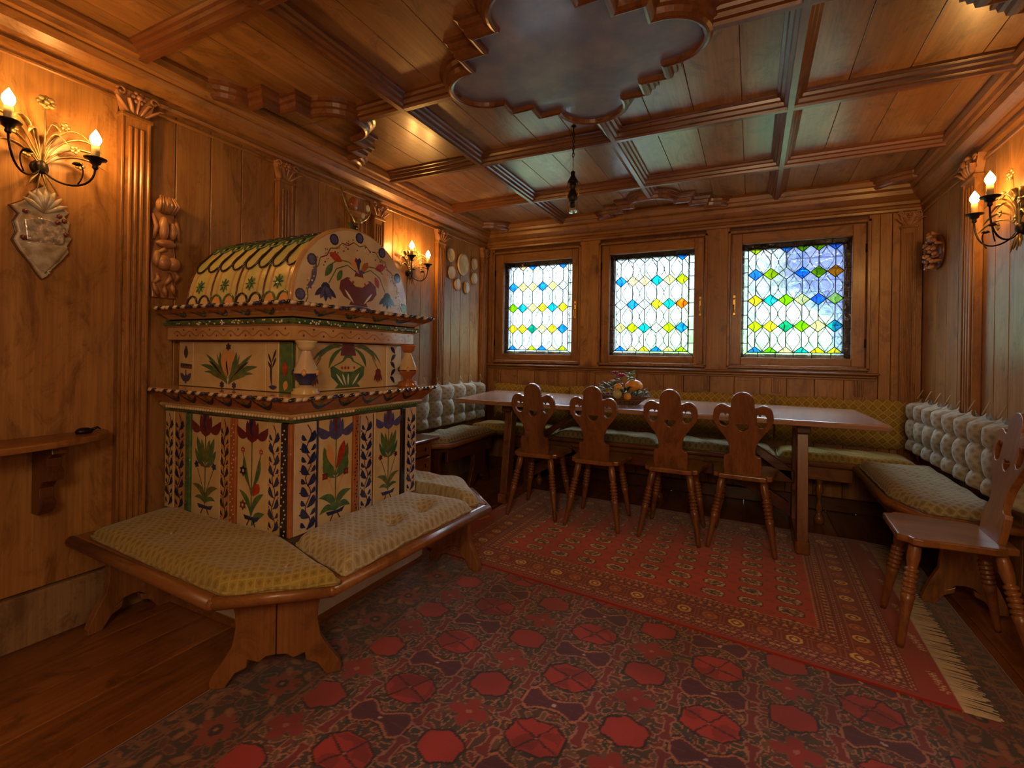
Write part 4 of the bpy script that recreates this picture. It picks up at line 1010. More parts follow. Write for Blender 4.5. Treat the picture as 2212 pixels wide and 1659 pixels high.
# ============================================================ BENCH ROUND THE STOVE
bench = thing('stove_bench', 'low wooden bench wrapping round three sides of the painted stove', 'bench', (-1.75, 1.25, 0))
OUT = [(-2.355, .930), (-1.42, .895), (-1.175, 1.118), (-1.137, 2.055), (-1.36, 2.275), (-2.355, 2.285)]
INN = [(SX+.004, SYF+.006), (SX+.004, SY-.006), (-2.355, SY-.006)]
def slab(poly, z0, z1, mat, rnd=.014):
    n = len(poly); bm = bmesh.new(); vs = [bm.verts.new((x, y, z0)) for x, y in poly]; f = bm.faces.new(vs)
    r = bmesh.ops.extrude_face_region(bm, geom=[f]); 
    for v in [g for g in r['geom'] if isinstance(g, bmesh.types.BMVert)]: v.co.z = z1
    bmesh.ops.recalc_face_normals(bm, faces=bm.faces)
    if rnd: bmesh.ops.bevel(bm, geom=[e for e in bm.edges if abs(e.verts[0].co.z-e.verts[1].co.z) < 1e-6], offset=rnd, segments=3, affect='EDGES', profile=.5)
    m = MB(); m.bm(bm, mat, False); return m
def ccw(P):
    a = sum(P[i][0]*P[(i+1) % len(P)][1]-P[(i+1) % len(P)][0]*P[i][1] for i in range(len(P))); return P if a > 0 else P[::-1]
nearb = [(-2.355, .930), (-1.42, .895), (-1.178, 1.115), (SX+.004, SY-.006), (-2.355, SY-.006)]
rightb = [(-1.175, 1.118), (-1.137, 2.055), (SX+.004, 2.017), (SX+.004, 1.2545)]
farb = [(-1.139, 2.058), (-1.36, 2.275), (-2.355, 2.285), (-2.355, 2.02), (SX+.004, 2.02)]
for nm, P_, mt in (('seat_board', nearb, 'bench_x'), ('seat_board', rightb, 'bench_y'), ('seat_board', farb, 'bench_x')):
    slab(ccw(P_), .330, .372, M[mt], .013).build(nm, bench)
# rounded nosing with a moulded lower lip
mb = MB()
for a, b in zip(OUT[:-1], OUT[1:]): mb.tube([(a[0], a[1], .350), (b[0], b[1], .350)], .021, M['bench_x'], n=10)
for a in OUT[1:-1]: mb.ball((a[0], a[1], .350), .021, M['bench_x'], 2)
mb.build('nosing', bench)
def leg_outline(w0, h, w1=None):
    """half outline mirrored: scrolled trestle board, w0 half width at the top, w1 at the feet"""
    w1 = w1 or w0
    R = [(w0, h), (w0+.004, h-.018), (w0-.008, h-.034), (w0-.035, h-.040), (w0-.055, h-.050), (w0-.064, h-.085), (w0-.066, h-.13), (w0-.056, h*.42), (w0-.028, h*.27), (w1-.006, h*.13), (w1+.002, .02), (w1, 0), (w1-.045, 0), (w1-.075, .045), (w1-.11, .062), (w1-.115, .088), (.05, .078), (.03, .095), (0, .10)]
    return R + [(-x, y) for x, y in R[::-1]][1:]
def trestle(c, ang, h, w, z0=0.0, name='leg_board', mat='bench_z', t=.032, parent=bench):
    m = MB(); m.board([leg_outline(w, h)], t, M[mat], M=T(c[0], c[1], z0) @ RZ(ang) @ RX(PI/2), bevel=.003); return m.build(name, parent)
a0 = math.atan2(.261, .299); R_half = leg_outline(.190, .323, .200); nh = (len(R_half)+1)//2
for sgn, half in ((1, R_half[:nh]), (-1, R_half[nh-1:])):
    cxm = (-1.405+.02*math.sin(a0), 1.11-.02*math.cos(a0)); hp = [(x, y) for x, y in half] + [(0, .323)]
    m = MB(); m.board([hp], .032, M['bench_z'], M=T(cxm[0], cxm[1], .007) @ RZ(a0+sgn*math.radians(7)) @ RX(PI/2), bevel=.003); m.build('leg_board', bench)
trestle((-1.365, 2.125), .0, .323, .15, z0=.007)
trestle((-2.27, 1.09), PI/2, .330, .145)
# ---- cushions
def cushion(name, label, cat, poly, z0, H, mat, tufts=(), depth=.03, group=None, seam=True, n=120, rings=26, wav=.006, rnd=.03):
    P_ = ccw(poly); per = []; pts = [Vector(p) for p in P_]; tot = sum((pts[i]-pts[(i+1) % len(pts)]).length for i in range(len(pts)))
    k = 0
    for i in range(len(pts)):
        a, b = pts[i], pts[(i+1) % len(pts)]; L = (b-a).length; m_ = max(3, int(round(n*L/tot)))
        for j in range(m_): per.append(a+(b-a)*j/m_)
    for _ in range(2): per = [(per[i-1]+per[i]*4+per[(i+1) % len(per)])/6 for i in range(len(per))]
    c = sum(per, Vector((0, 0)))/len(per); N_ = len(per); vs = []; fs = []
    ph = random.random()*6
    def hgt(q, t):
        e = 1-t; dm = min(1.0, e*4.2); hh = H*(1-(1-dm)**2)**.5 if dm < 1 else H
        for (tx, ty) in tufts:
            d2 = (q.x-tx)**2+(q.y-ty)**2; hh -= depth*math.exp(-d2/.0022) + depth*.45*math.exp(-d2/.012)
        hh += wav*(math.sin(q.x*19+ph)*math.sin(q.y*23+ph*1.7)+.5*math.sin(q.x*41+q.y*33))*min(1, e*3)
        return max(hh, .004)
    for r in range(rings+1):
        t = 1-(1-r/rings)**1.0
        for i, p in enumerate(per):
            q = c+(p-c)*t; vs.append((q.x, q.y, z0+hgt(q, t)))
            if r == 0: break
    def idx(r, i): return 0 if r == 0 else 1+(r-1)*N_+i % N_
    for i in range(N_): fs.append((idx(0, 0), idx(1, i), idx(1, i+1)))
    for r in range(1, rings):
        for i in range(N_): fs.append((idx(r, i), idx(r+1, i), idx(r+1, i+1), idx(r, i+1)))
    m = MB(); b0 = len(vs)
    for i, p in enumerate(per): vs.append((p.x, p.y, z0))
    for i in range(N_): fs.append((idx(rings, i), b0+i, b0+(i+1) % N_, idx(rings, i+1)))
    fs.append(tuple(b0+i for i in range(N_))[::-1]); m.add(vs, fs, mat, True)
    t = thing(name, label, cat, (c.x, c.y, z0), group=group); m.build('cover', t)
    if seam:
        m = MB(); m.tube([(p.x, p.y, z0+.008+.003*math.sin(i*.9)) for i, p in enumerate(per+[per[0]])], .005, mat, n=6); m.build('piping', t)
    if tufts:
        for tx, ty in tufts:
            m = MB(); q = Vector((tx, ty)); zz = z0+max(.004, H-depth*1.45)
            m.ball((tx, ty, zz+.004), .006, M['cord'], 1); m.tube([(tx, ty, zz+.005), (tx+.008, ty+.004, zz+.014)], .002, M['cord'], n=4); m.build('tuft_button', t)
    return t
cushion('seat_cushion', 'olive yellow lattice cushion on the near side of the stove bench', 'cushion',
        [(-2.27, .950), (-1.85, .925), (-1.39, .905), (-1.21, 1.060), (-1.135, 1.125), (-1.47, 1.225), (-1.56, 1.248), (-2.33, 1.250)], .372, .052, M['fab_olive'], tufts=[(-1.33, 1.075), (-1.95, 1.07)], depth=.014)
cushion('seat_cushion', 'beige lattice tufted cushion on the stove bench under the stove right face', 'cushion',
        [(-1.515, 1.262), (-1.33, 1.208), (-1.165, 1.165), (-1.175, 1.50), (-1.155, 1.94), (-1.22, 1.965), (-1.525, 1.945)], .372, .060, M['fab_beige'], tufts=[(-1.31, 1.37), (-1.31, 1.56), (-1.31, 1.75)], depth=.026)
cushion('seat_cushion', 'beige lattice cushion on the far end of the stove bench', 'cushion',
        [(-1.165, 2.02), (-1.21, 1.975), (-1.50, 2.04), (-1.95, 2.05), (-1.95, 2.26), (-1.38, 2.255)], .372, .066, M['fab_beige'], tufts=[(-1.55, 2.15)], depth=.02)
# ============================================================ CORNER BENCHES
def turned(prof, name, parent, Mx, mat='bench_z', n=14):
    m = MB(); m.lathe(prof, M[mat], Mx, n); return m.build(name, parent)
BZ = .43
t = thing('corner_bench', 'long wooden bench under the windows with gold lattice cushions', 'bench', (-.68, 3.95, 0))
slab(ccw([(-2.35, 3.752), (1.02, 3.752), (1.02, 4.18), (-2.35, 4.18)]), BZ-.035, BZ, M['bench_x'], .010).build('seat_board', t)
mb = MB(); mb.tube([(-1.99, 3.752, BZ-.018), (.60, 3.752, BZ-.018)], .018, M['bench_x'], n=8); mb.build('nosing', t)
mb = MB(); mb.box(-1.95, .60, 3.79, 3.815, BZ-.13, BZ-.035, M['bench_x'], b=.004); mb.build('apron', t)
BAL = [(.030, 0), (.030, .05), (.018, .06), (.014, .08), (.022, .11), (.016, .14), (.012, .17), (.020, .20), (.026, .235), (.018, .26), (.014, .275), (.024, .29), (.026, .30), (.026, .395)]
for xx in (-1.62, -.62, .42): turned(BAL, 'leg', t, T(xx, 3.83, 0))
t = thing('corner_bench', 'wooden bench with pale tufted back cushion on the left wall under the plates', 'bench', (-2.18, 3.3, 0))
slab(ccw([(-2.35, 2.93), (-2.10, 2.93), (-2.0, 3.03), (-2.0, 3.75), (-2.35, 3.75)]), BZ-.035, BZ, M['bench_y'], .010).build('seat_board', t)
mb = MB(); mb.tube([(-2.34, 2.93, BZ-.018), (-2.10, 2.93, BZ-.018), (-2.0, 3.03, BZ-.018), (-2.0, 3.725, BZ-.018)], .018, M['bench_y'], n=8); mb.build('nosing', t)
mb = MB(); mb.box(-2.06, -2.035, 3.05, 3.74, BZ-.15, BZ-.035, M['dark_y'], b=.004); mb.build('apron', t)
trestle((-2.18, 3.05), 0, BZ-.035, .14, mat='dark_z', parent=t); trestle((-2.06, 3.55), PI/2, BZ-.035, .16, mat='dark_z', parent=t)
t = thing('corner_bench', 'wooden bench with chamfered end against the right wall behind the single chair', 'bench', (.83, 3.2, 0))
slab(ccw([(.605, 3.75), (.605, 2.93), (.695, 2.70), (1.02, 2.69), (1.02, 3.75)]), BZ-.035, BZ, M['bench_y'], .010).build('seat_board', t)
mb = MB(); mb.tube([(.605, 3.725, BZ-.018), (.605, 2.93, BZ-.018), (.695, 2.70, BZ-.018), (1.01, 2.69, BZ-.018)], .020, M['bench_y'], n=8); mb.build('nosing', t)
mb = MB(); mb.box(.645, .67, 2.96, 3.74, BZ-.12, BZ-.035, M['bench_y'], b=.004); mb.build('apron', t)
trestle((.86, 2.83), 0, BZ-.042, .145, z0=.007, parent=t); trestle((.77, 3.35), PI/2, BZ-.042, .16, z0=.007, parent=t)
# seat cushions of the corner bench
cushion('seat_cushion', 'worn brown green cushion on the left bench below the pale back cushion', 'cushion', [(-2.31, 2.93), (-2.12, 2.94), (-2.025, 3.04), (-2.03, 3.72), (-2.31, 3.74)], BZ, .050, M['fab_seat'], tufts=[(-2.17, 3.15), (-2.17, 3.40), (-2.17, 3.62)], depth=.016)
cushion('seat_cushion', 'pale cushion with brown spots on the right bench', 'cushion', [(.615, 3.70), (.615, 2.95), (.70, 2.715), (.97, 2.70), (.97, 3.72)], BZ, .056, M['fab_seat'], tufts=[(.80, 3.0), (.80, 3.3)], depth=.012)
xs_ = [-2.30, -1.48, -.62, .16, .95]
lbs = ['gold cushion on the window bench, in the far left corner', 'gold cushion on the window bench behind the two left table chairs', 'gold cushion on the window bench under the fruit basket window', 'gold cushion on the window bench, in the far right corner']
for i in range(4):
    cushion('seat_cushion', lbs[i], 'cushion', [(xs_[i]+.01, 3.765), (xs_[i+1]-.01, 3.765), (xs_[i+1]-.01, 4.07), (xs_[i]+.01, 4.07)], BZ, .052, M['fab_seat'] if 0 < i < 3 else M['fab_olive'], n=90, rings=14, group=None)
# ---- hanging back cushions
def tufted(name, label, side, y0, y1, z0, z1, ncol, rows, xw, D=.085):
    s = 1 if side == 'L' else -1
    t = thing(name, label, 'back cushion', (xw+s*.04, (y0+y1)/2, z0)); m = MB(); nu, nv = ncol*12, 42
    def H(u, v):
        fu = u*ncol; cu = fu % 1; fv = v; r = 0
        while r < len(rows)-2 and v > rows[r+1]: r += 1
        cv = (v-rows[r])/(rows[r+1]-rows[r]); cv = min(max(cv, 0), 1)
        a = max(0, math.sin(PI*cu))**.55; b = max(0, math.sin(PI*cv))**.40
        e = min(1, min(u, 1-u)*ncol*3)**.5*min(1, (1-v)*10+.1)**.5*min(1, v*12+.1)**.5
        return (.018 + D*a*(.66+.34*b))*e + .006
    P_ = []
    for i in range(nu+1):
        u = i/nu; row = []; cu = (u*ncol) % 1; spike = max(0, 1-min(cu, 1-cu)*7)**1.5
        for j in range(nv+1):
            v = j/nv; z = z0+(z1-z0)*v - .018*math.sin(PI*cu)*0 + (spike*.016*max(0, v-.8)/.2) - (.012*math.sin(PI*cu) if v > .97 else 0)
            row.append((xw+s*(.012+H(u, v)), y0+(y1-y0)*u + .012*math.sin(2*PI*v*1.5+u*9)*math.sin(PI*v), z))
        P_.append(row)
    m.grid(P_, M['fab_tuft']); m.grid([[(xw+s*.012, p[1], p[2]) for p in (r[0], r[-1])] for r in P_], M['fab_tuft']); m.build('padding', t)
    for k in range(ncol+1):
        y = y0+(y1-y0)*k/ncol; mm = MB()
        mm.tube([(xw+s*.045, y-.012, z1+.006), (xw+s*.012, y+.004, z1+.065), (xw+s*.03, y+.034, z1+.002)], .0035, M['cord'], n=5); mm.build('hanging_loop', t)
    return t
tufted('back_cushion', 'pale tufted back cushion hung by cord loops on the right wall', 'R', 2.56, 4.06, .500, .845, 9, [0, .27, .64, 1], XR-.012)
tufted('back_cushion', 'pale tufted back cushion hung by loops on the left wall below the plates', 'L', 2.80, 4.06, .490, .845, 7, [0, .27, .64, 1], XL+.012)
t = thing('back_cushion', 'long gold lattice back cushion hung below the window sill', 'back cushion', (-.68, 4.15, .49))
bx = [-2.26, -1.48, -.62, .16, .97]
for i in range(4):
    m = MB(); a, b = bx[i]+.004, bx[i+1]-.004; P_ = []
    for u in range(61):
        row = []
        for v in range(17):
            uu, vv = u/60, v/16; e = (min(1, min(uu, 1-uu)*14)*min(1, min(vv, 1-vv)*5+.02))**.5
            xx = a+(b-a)*uu; row.append((xx, 4.19-.012-.050*e-.006*math.sin(xx*14)*math.sin(vv*9), .488+.335*vv+.006*math.sin(xx*17)*(vv > .9)))
        P_.append(row)
    m.grid(P_, M['fab_back']); m.grid([[(r[0][0], 4.186, r[0][2]), (r[0][0], 4.186, r[-1][2])] for r in P_], M['fab_back']); m.build('padding', t)
for xx in (-2.0, -1.72, -1.2, -.9, -.45, -.22, -.08, .04, .45, .72):
    m = MB(); m.tube([(xx-.014, 4.16, .815), (xx-.002, 4.185, .862), (xx+.012, 4.16, .815)], .003, M['cord'], n=5); m.build('hanging_loop', t)

# ============================================================ TABLE
t = thing('dining_table', 'long pale topped wooden trestle table in front of the window bench', 'table', (-.67, 3.5, 0))
top = ccw([(-1.965, 3.035), (.640, 3.050), (.625, 3.93), (-2.14, 3.98)])
slab(top, .738, .770, M['tabletop'], .006).build('tabletop', t)
for xx, in ((.27,), (-1.62,)):
    m = MB(); m.box(xx-.035, xx+.035, 3.13, 3.70, .0125, .085, M['bench_y'], b=.008); m.build('foot_beam', t)
    m = MB(); m.box(xx-.035, xx+.035, 3.18, 3.84, .68, .738, M['dark_y'], b=.006); m.build('top_beam', t)
    for y0, y1 in ((3.20, 3.28), (3.62, 3.58)):
        m = MB(); m.board([[(y0-.045, .08), (y0+.045, .08), (y1+.045, .69), (y1-.045, .69)]], .055, M['bench_z'], M=T(xx, 0, 0) @ PX, bevel=.003); m.build('leg', t)
    s = -1 if xx > 0 else 1
    m = MB(); m.board([[(xx+s*.46, .665), (xx+s*.52, .735), (xx+s*.04, .42), (xx+s*.03, .34)]], .05, M['dark_x'], M=T(0, 3.50, 0) @ PY, bevel=.003); m.build('brace', t)
    m = MB(); m.board([[(xx+s*.04, .12), (xx+s*.04, .20), (xx+s*.40, .42), (xx+s*.46, .37)]], .05, M['dark_x'], M=T(0, 3.50, 0) @ PY, bevel=.003); m.build('brace', t)
m = MB(); m.box(-1.60, .25, 3.475, 3.525, .33, .41, M['dark_x'], b=.005); m.build('stretcher', t)

# ============================================================ CHAIRS
def mirror(P): return P + [(-x, y) for x, y in P[::-1] if abs(x) > 1e-6]
def back_outline():
    p = [(0, .482)] + [(.060*math.sin(a), .422+.060*math.cos(a)) for a in [.3, .6, .9, 1.2, 1.5, 1.75]]
    p += [(.062, .395)]
    p += [(.105+.048*math.cos(a), .352+.058*math.sin(a)) for a in [2.2, 1.9, 1.6, 1.3, 1.0, .7, .4, .1]]
    p += [(.155, .330), (.146, .298), (.128, .268), (.105, .238), (.084, .208), (.072, .176), (.066, .145), (.067, .122), (.078, .112), (.092, .110), (.097, .095), (.098, .040), (.094, 0), (.088, -.012)]
    return mirror([(x, y) for x, y in p])
def side_hole(s):
    P = [(.071, .352), (.080, .358), (.088, .343), (.096, .359), (.112, .356), (.123, .338), (.125, .314), (.116, .294), (.102, .284), (.086, .283), (.072, .296)]
    return [(s*x, y) for x, y in P]
HEART = [(0, .292), (-.014, .298), (-.032, .294), (-.029, .280), (-.014, .262), (0, .257), (.014, .262), (.029, .280), (.032, .294), (.014, .298)]
def make_chair(label, loc, rotz, group='carved chairs along the near side of the table'):
    t = thing('dining_chair', label, 'chair', loc, rotz, group)
    SZ = .425
    # seat: wider at the front, notched corners
    P_ = [(-.120, -.150), (.120, -.150), (.128, -.118), (.150, -.112), (.158, -.080), (.172, .08), (.187, .13), (.180, .158), (.158, .170), (.145, .200), (-.145, .200), (-.158, .170), (-.180, .158), (-.187, .13), (-.172, .08), (-.158, -.080), (-.150, -.112), (-.128, -.118)]
    slab(P_, SZ-.028, SZ, M['seatw'], .006).build('seat', t, world=False)
    m = MB(); Mx = T(0, -.112, SZ) @ RX(math.radians(9.5)) @ Matrix(((1, 0, 0, 0), (0, 0, -1, 0), (0, 1, 0, 0), (0, 0, 0, 1)))
    m.board([back_outline(), side_hole(1), side_hole(-1), HEART], .024, M['chair'], M=Mx, bevel=.003); m.build('backrest', t, world=False)
    L = .41; prof = [(.010, 0), (.013, .02), (.016, .12), (.020, .175), (.0235, .20)]
    for k in range(5): z = .205+k*.020; prof += [(.015, z), (.022, z+.004), (.0235, z+.009), (.022, z+.014), (.015, z+.018)]
    prof += [(.018, .312), (.022, .34), (.021, .38), (.016, L)]
    for sx_ in (-1, 1):
        for sy_, yt, yb in ((-1, -.105, -.185), (1, .135, .190)):
            a = Vector((sx_*.105, yt, SZ-.026)); b = Vector((sx_*(.172 if sy_ < 0 else .165), yb, .012 if False else .0)); d = a-b; k = d.length/L
            q = d.to_track_quat('Z', 'Y').to_matrix().to_4x4()
            m = MB(); m.lathe([(r, z*k) for r, z in prof], M['chair'], T(*b) @ q, 12); m.build('leg', t, world=False)
    return t
RUGZ = .0125
ch = [((-1.315, 3.135), .06, 'carved wooden chair at the left end of the table row, nearest the stove'),
      ((-.895, 3.135), .02, 'carved wooden chair second from the stove, left of the fruit basket'),
      ((-.425, 3.150), -.01, 'carved wooden chair just right of the fruit basket'),
      ((-.035, 3.185), -.03, 'carved wooden chair at the right end of the table row')]
c0 = make_chair(ch[0][2], (*ch[0][0], RUGZ), ch[0][1])
for (xy, rz, lb) in ch[1:]:
    c = copy_tree(c0); c.location = (*xy, RUGZ); c.rotation_euler = (0, 0, rz); c['label'] = lb
c = copy_tree(c0); c.location = (.718, 2.470, RUGZ); c.rotation_euler = (0, 0, PI/2-.04); c['label'] = 'single carved wooden chair turned sideways in the right foreground'
del c['group']

# ============================================================ SMALL CHEST BEHIND THE STOVE
t = thing('bedside_chest', 'small orange wooden chest with drawers between the stove and the left bench', 'chest', (-2.17, 2.63, 0))
mb = MB()
for x0, x1, y0, y1, z0, z1 in ((-2.33, -2.035, 2.42, 2.44, .0, .49), (-2.33, -2.035, 2.82, 2.84, .0, .49), (-2.33, -2.315, 2.44, 2.82, .10, .49), (-2.33, -2.04, 2.44, 2.82, .10, .12)): mb.box(x0, x1, y0, y1, z0, z1, M['trim_z'], b=.003)
mb.build('carcass', t)
mb = MB(); mb.box(-2.345, -1.985, 2.40, 2.875, .49, .512, M['bench_y'], b=.006); mb.build('top', t)
for z0, z1 in ((.385, .478), (.265, .375), (.13, .255)):
    m = MB(); m.box(-2.30, -2.028, 2.445, 2.815, z0, z1, M['trim_y'], b=.006); d = m.build('drawer', t)
    m = MB(); m.ball((-2.018, 2.63, (z0+z1)/2), .012, M['brass'], 2); m.tube([(-2.03, 2.63, (z0+z1)/2), (-2.018, 2.63, (z0+z1)/2)], .005, M['brass'], n=6); m.build('knob', d)
    m = MB(); m.tube([(-2.029, 2.76, (z0+z1)/2-.012), (-2.0265, 2.76, (z0+z1)/2+.012)], .006, M['iron'], n=6); m.build('keyhole', d)
# ============================================================ RUGS (pattern computed per vertex: the woven colours of the carpets)
def rug_mesh(name, label, PX_, PY_, colfn, zfn, thick, rough=.95, warp=None):
    nx, ny = len(PX_), len(PY_); X, Y = np.meshgrid(PX_, PY_, indexing='ij')
    col = colfn(X, Y); Z = np.full_like(X, thick) + zfn(X, Y)
    WX, WY = warp(X, Y) if warp else (X, Y)
    V = np.stack([WX, WY, Z], -1).reshape(-1, 3)
    i, j = np.meshgrid(np.arange(nx-1), np.arange(ny-1), indexing='ij'); a = (i*ny+j).ravel()
    F = np.stack([a, a+ny, a+ny+1, a+1], 1)
    # skirt
    ring = [(k, 0) for k in range(nx)] + [(nx-1, k) for k in range(1, ny)] + [(k, ny-1) for k in range(nx-2, -1, -1)] + [(0, k) for k in range(ny-2, 0, -1)]
    rid = np.array([p*ny+q for p, q in ring]); Vb = V[rid].copy(); Vb[:, 2] = .0005; n0 = len(V); nr = len(rid)
    F2 = np.stack([rid, n0+np.arange(nr), n0+(np.arange(nr)+1) % nr, np.roll(rid, -1)], 1)
    V = np.vstack([V, Vb]); F = np.vstack([F, F2]); C_ = np.vstack([col.reshape(-1, 3), col.reshape(-1, 3)[rid]])
    me = bpy.data.meshes.new(name); me.vertices.add(len(V)); me.vertices.foreach_set('co', V.ravel().astype(np.float32))
    me.loops.add(F.size); me.loops.foreach_set('vertex_index', F.ravel().astype(np.int32))
    me.polygons.add(len(F)); me.polygons.foreach_set('loop_start', np.arange(0, F.size, 4, dtype=np.int32)); me.polygons.foreach_set('loop_total', np.full(len(F), 4, dtype=np.int32))
    me.update(calc_edges=True); me.polygons.foreach_set('use_smooth', np.ones(len(F), bool))
    at = me.color_attributes.new('weave', 'FLOAT_COLOR', 'POINT'); at.data.foreach_set('color', np.hstack([C_, np.ones((len(C_), 1))]).ravel().astype(np.float32))
    N = NT(name+'_wool'); vc = N.n('VertexColor'); vc.layer_name = 'weave'
    ns = N.n('TexNoise', Vector=N.n('TexCoord').outputs['Object'], Scale=330.0, Detail=2.0)
    n2 = N.n('TexNoise', Vector=N.n('TexCoord').outputs['Object'], Scale=3.0, Detail=3.0)
    c = N.mix(.35, vc.outputs[0], N.mix(ns.outputs[0], (.35, .35, .35, 1), (1.3, 1.3, 1.3, 1)), 'MULTIPLY')
    c = N.mix(N.ramp(n2.outputs[0], [(.4, 0.0), (.75, .30)]), c, N.mix(1.0, c, (.45, .45, .5, 1), 'MULTIPLY'))
    bp = N.n('Bump', Strength=.25, Distance=.003, Height=ns.outputs[0]); N.bsdf(c, rough, Normal=bp.outputs[0], Specular_IOR_Level=.12, Sheen_Weight=.35, Sheen_Roughness=.5)
    me.materials.append(N.m); ob = bpy.data.objects.new(name, me); C.objects.link(ob); return ob
def vnoise(X, Y, s, seed):
    r = np.random.default_rng(seed).random((64, 64)); x, y = X/s, Y/s; i, j = np.floor(x).astype(int), np.floor(y).astype(int); fx, fy = x-i, y-j
    fx, fy = fx*fx*(3-2*fx), fy*fy*(3-2*fy); g = lambda a, b: r[a % 64, b % 64]
    return (g(i, j)*(1-fx)+g(i+1, j)*fx)*(1-fy)+(g(i, j+1)*(1-fx)+g(i+1, j+1)*fx)*fy
def put(col, mask, c): col[mask] = c
def cells(X, Y, s, seed):
    """random leaf blobs: distance to a jittered elongated ellipse per cell, plus a random id"""
    best = np.full(X.shape, 9.0); ident = np.zeros(X.shape); R = np.random.default_rng(seed); rx, ry, ra, rid = (R.random((64, 64)) for _ in range(4))
    ci, cj = np.floor(X/s).astype(int), np.floor(Y/s).astype(int)
    for di in (-1, 0, 1):
        for dj in (-1, 0, 1):
            a, b = ci+di, cj+dj; px = (a+.2+.6*rx[a % 64, b % 64])*s; py = (b+.2+.6*ry[a % 64, b % 64])*s; th = np.floor(ra[a % 64, b % 64]*4)*PI/4
            dx, dy = X-px, Y-py; u = (dx*np.cos(th)+dy*np.sin(th))/(s*.56); v = (-dx*np.sin(th)+dy*np.cos(th))/(s*.27); d = np.sqrt(u*u+v*v)
            k = d < best; best[k] = d[k]; ident[k] = rid[a % 64, b % 64][k]
    return best, ident
def big_rug(X, Y):
    X0, Y0 = X, Y; X = X+.010*(vnoise(X0, Y0, .045, 31)-.5)+.006*(vnoise(X0, Y0, .018, 32)-.5); Y = Y+.010*(vnoise(X0, Y0, .045, 33)-.5)+.006*(vnoise(X0, Y0, .018, 34)-.5)
    S = X.shape; col = np.empty(S+(3,)); col[:] = (.085, .040, .022)
    d, idn = cells(X, Y, .034, 3)
    put(col, d < 1.22, (.46, .18, .085)); put(col, d < .90, (.055, .045, .030))
    k = (d < .90) & (idn > .30); put(col, k, (.19, .032, .020)); k = (d < .90) & (idn > .55); put(col, k, (.17, .085, .040)); put(col, (d < .90) & (idn > .80), (.040, .045, .032))
    px, py = .445, .29
    a = np.abs(((X+.54+px/2) % px)-px/2); ys = Y-1.57
    # columns A
    b1 = np.abs(((ys+py/2) % py)-py/2); b2 = np.abs(((ys+py/2+py/2) % py)-py/2)
    sx_ = ((X+.54+px/2) % px)-px/2; sy1 = ((ys+py/2) % py)-py/2; sy2 = ((ys) % py)-py/2
    # diamonds lattice lines
    l = np.abs(((a/px*2)+(b1/py*2)) - 1); put(col, l < .035, (.19, .055, .028))
    o = np.maximum(np.maximum(a/.080, b1/.062), (a/.080+b1/.062)/1.45)
    put(col, o < 1.09, (.030, .012, .010)); put(col, o < 1.0, (.44, .030, .016)); put(col, (o < .93) & (vnoise(X, Y, .05, 9) > .55), (.29, .018, .010))
    put(col, (o < 1) & ((np.abs(sx_*.9-sy1*.55) < .0035) | (np.abs(sx_*.35+sy1*.9) < .0035)), (.07, .008, .008)); put(col, o < .05, (.5, .2, .12))
    hw = np.interp(a, [0, .018, .070, .094, .0945], [.015, .017, .046, .026, -1]); ho = np.interp(a, [0, .016, .074, .102, .1025], [.022, .025, .054, .034, -1]); hk = np.interp(a, [0, .016, .076, .108, .1085], [.027, .030, .060, .040, -1])
    b = np.where(np.abs(sy2) < hw, .5, 9.0); bo = np.where(np.abs(sy2) < ho, .5, np.where(np.abs(sy2) < hk, 1.05, 9.0))
    put(col, bo < 1.10, (.03, .015, .012)); put(col, bo < 1.0, (.50, .17, .07)); put(col, b < 1.0, (.10, .014, .028)); put(col, (b < 1.0) & (np.abs(np.sin(np.arctan2(sy2, sx_)*6)) < .18), (.13, .03, .05)); put(col, (a < .006) & (np.abs(sy2) < .005), (.6, .4, .32))
    # columns B
    a2 = np.abs(((X+.54) % px)-px/2); s2 = ((X+.54) % px)-px/2; yb = Y-1.42; c1 = ((yb+py/2) % py)-py/2; c2 = (yb % py)-py/2
    o = np.sqrt((a2/.066)**2+(c1/.056)**2)+.06*np.cos(np.arctan2(c1, s2)*6); put(col, o < 1.12, (.030, .012, .010)); put(col, o < 1.0, (.40, .028, .016))
    th = np.arctan2(c2, s2); r = np.hypot(a2/1.15, c2); pr = .022+.034*np.abs(np.cos(2*th))**1.2; put(col, r < pr+.007, (.22, .07, .03)); put(col, r < pr, (.32, .022, .014)); put(col, r < .008, (.45, .15, .08))
    # bone bars
    a3 = np.abs(((X+.54+px/4+px/4) % (px/2))-px/4); s3 = ((X+.54+px/2) % (px/2))-px/4; y3 = ((Y-1.495+py/4) % (py/2))-py/4
    yy = np.abs(y3); w_ = .009+.010*np.exp(-((yy-.038)/.010)**2)
    k = (yy < .052) & (a3 < w_+.005); put(col, k, (.40, .17, .12)); put(col, (yy < .047) & (a3 < w_), (.20, .022, .018))
    n = vnoise(X, Y, .11, 21); col *= (.62+.40*n)[..., None]
    # borders
    dE = np.minimum(np.minimum(X+1.55, .82-X), np.minimum(Y+1.0, 3.55-Y)); k = dE < .29
    d, idn = cells(X, Y, .042, 11); cb = np.empty(S+(3,)); cb[:] = (.045, .026, .018)
    put(cb, d < 1.15, (.20, .075, .035)); put(cb, d < .86, (.10, .022, .016)); put(cb, (d < .86) & (idn > .55), (.26, .11, .045)); put(cb, (d < .86) & (idn > .82), (.035, .035, .026))
    s_ = np.where((X+1.55 < .29) | (.82-X < .29), Y, X); m = ((s_+.11) % .22)-.11; rr = np.hypot(m, dE-.18); th = np.arctan2(m, dE-.18)
    fl = rr < .052+.010*np.cos(8*th); put(cb, fl, (.22, .035, .018)); put(cb, rr < .022, (.03, .012, .010)); put(cb, rr < .008, (.3, .12, .05))
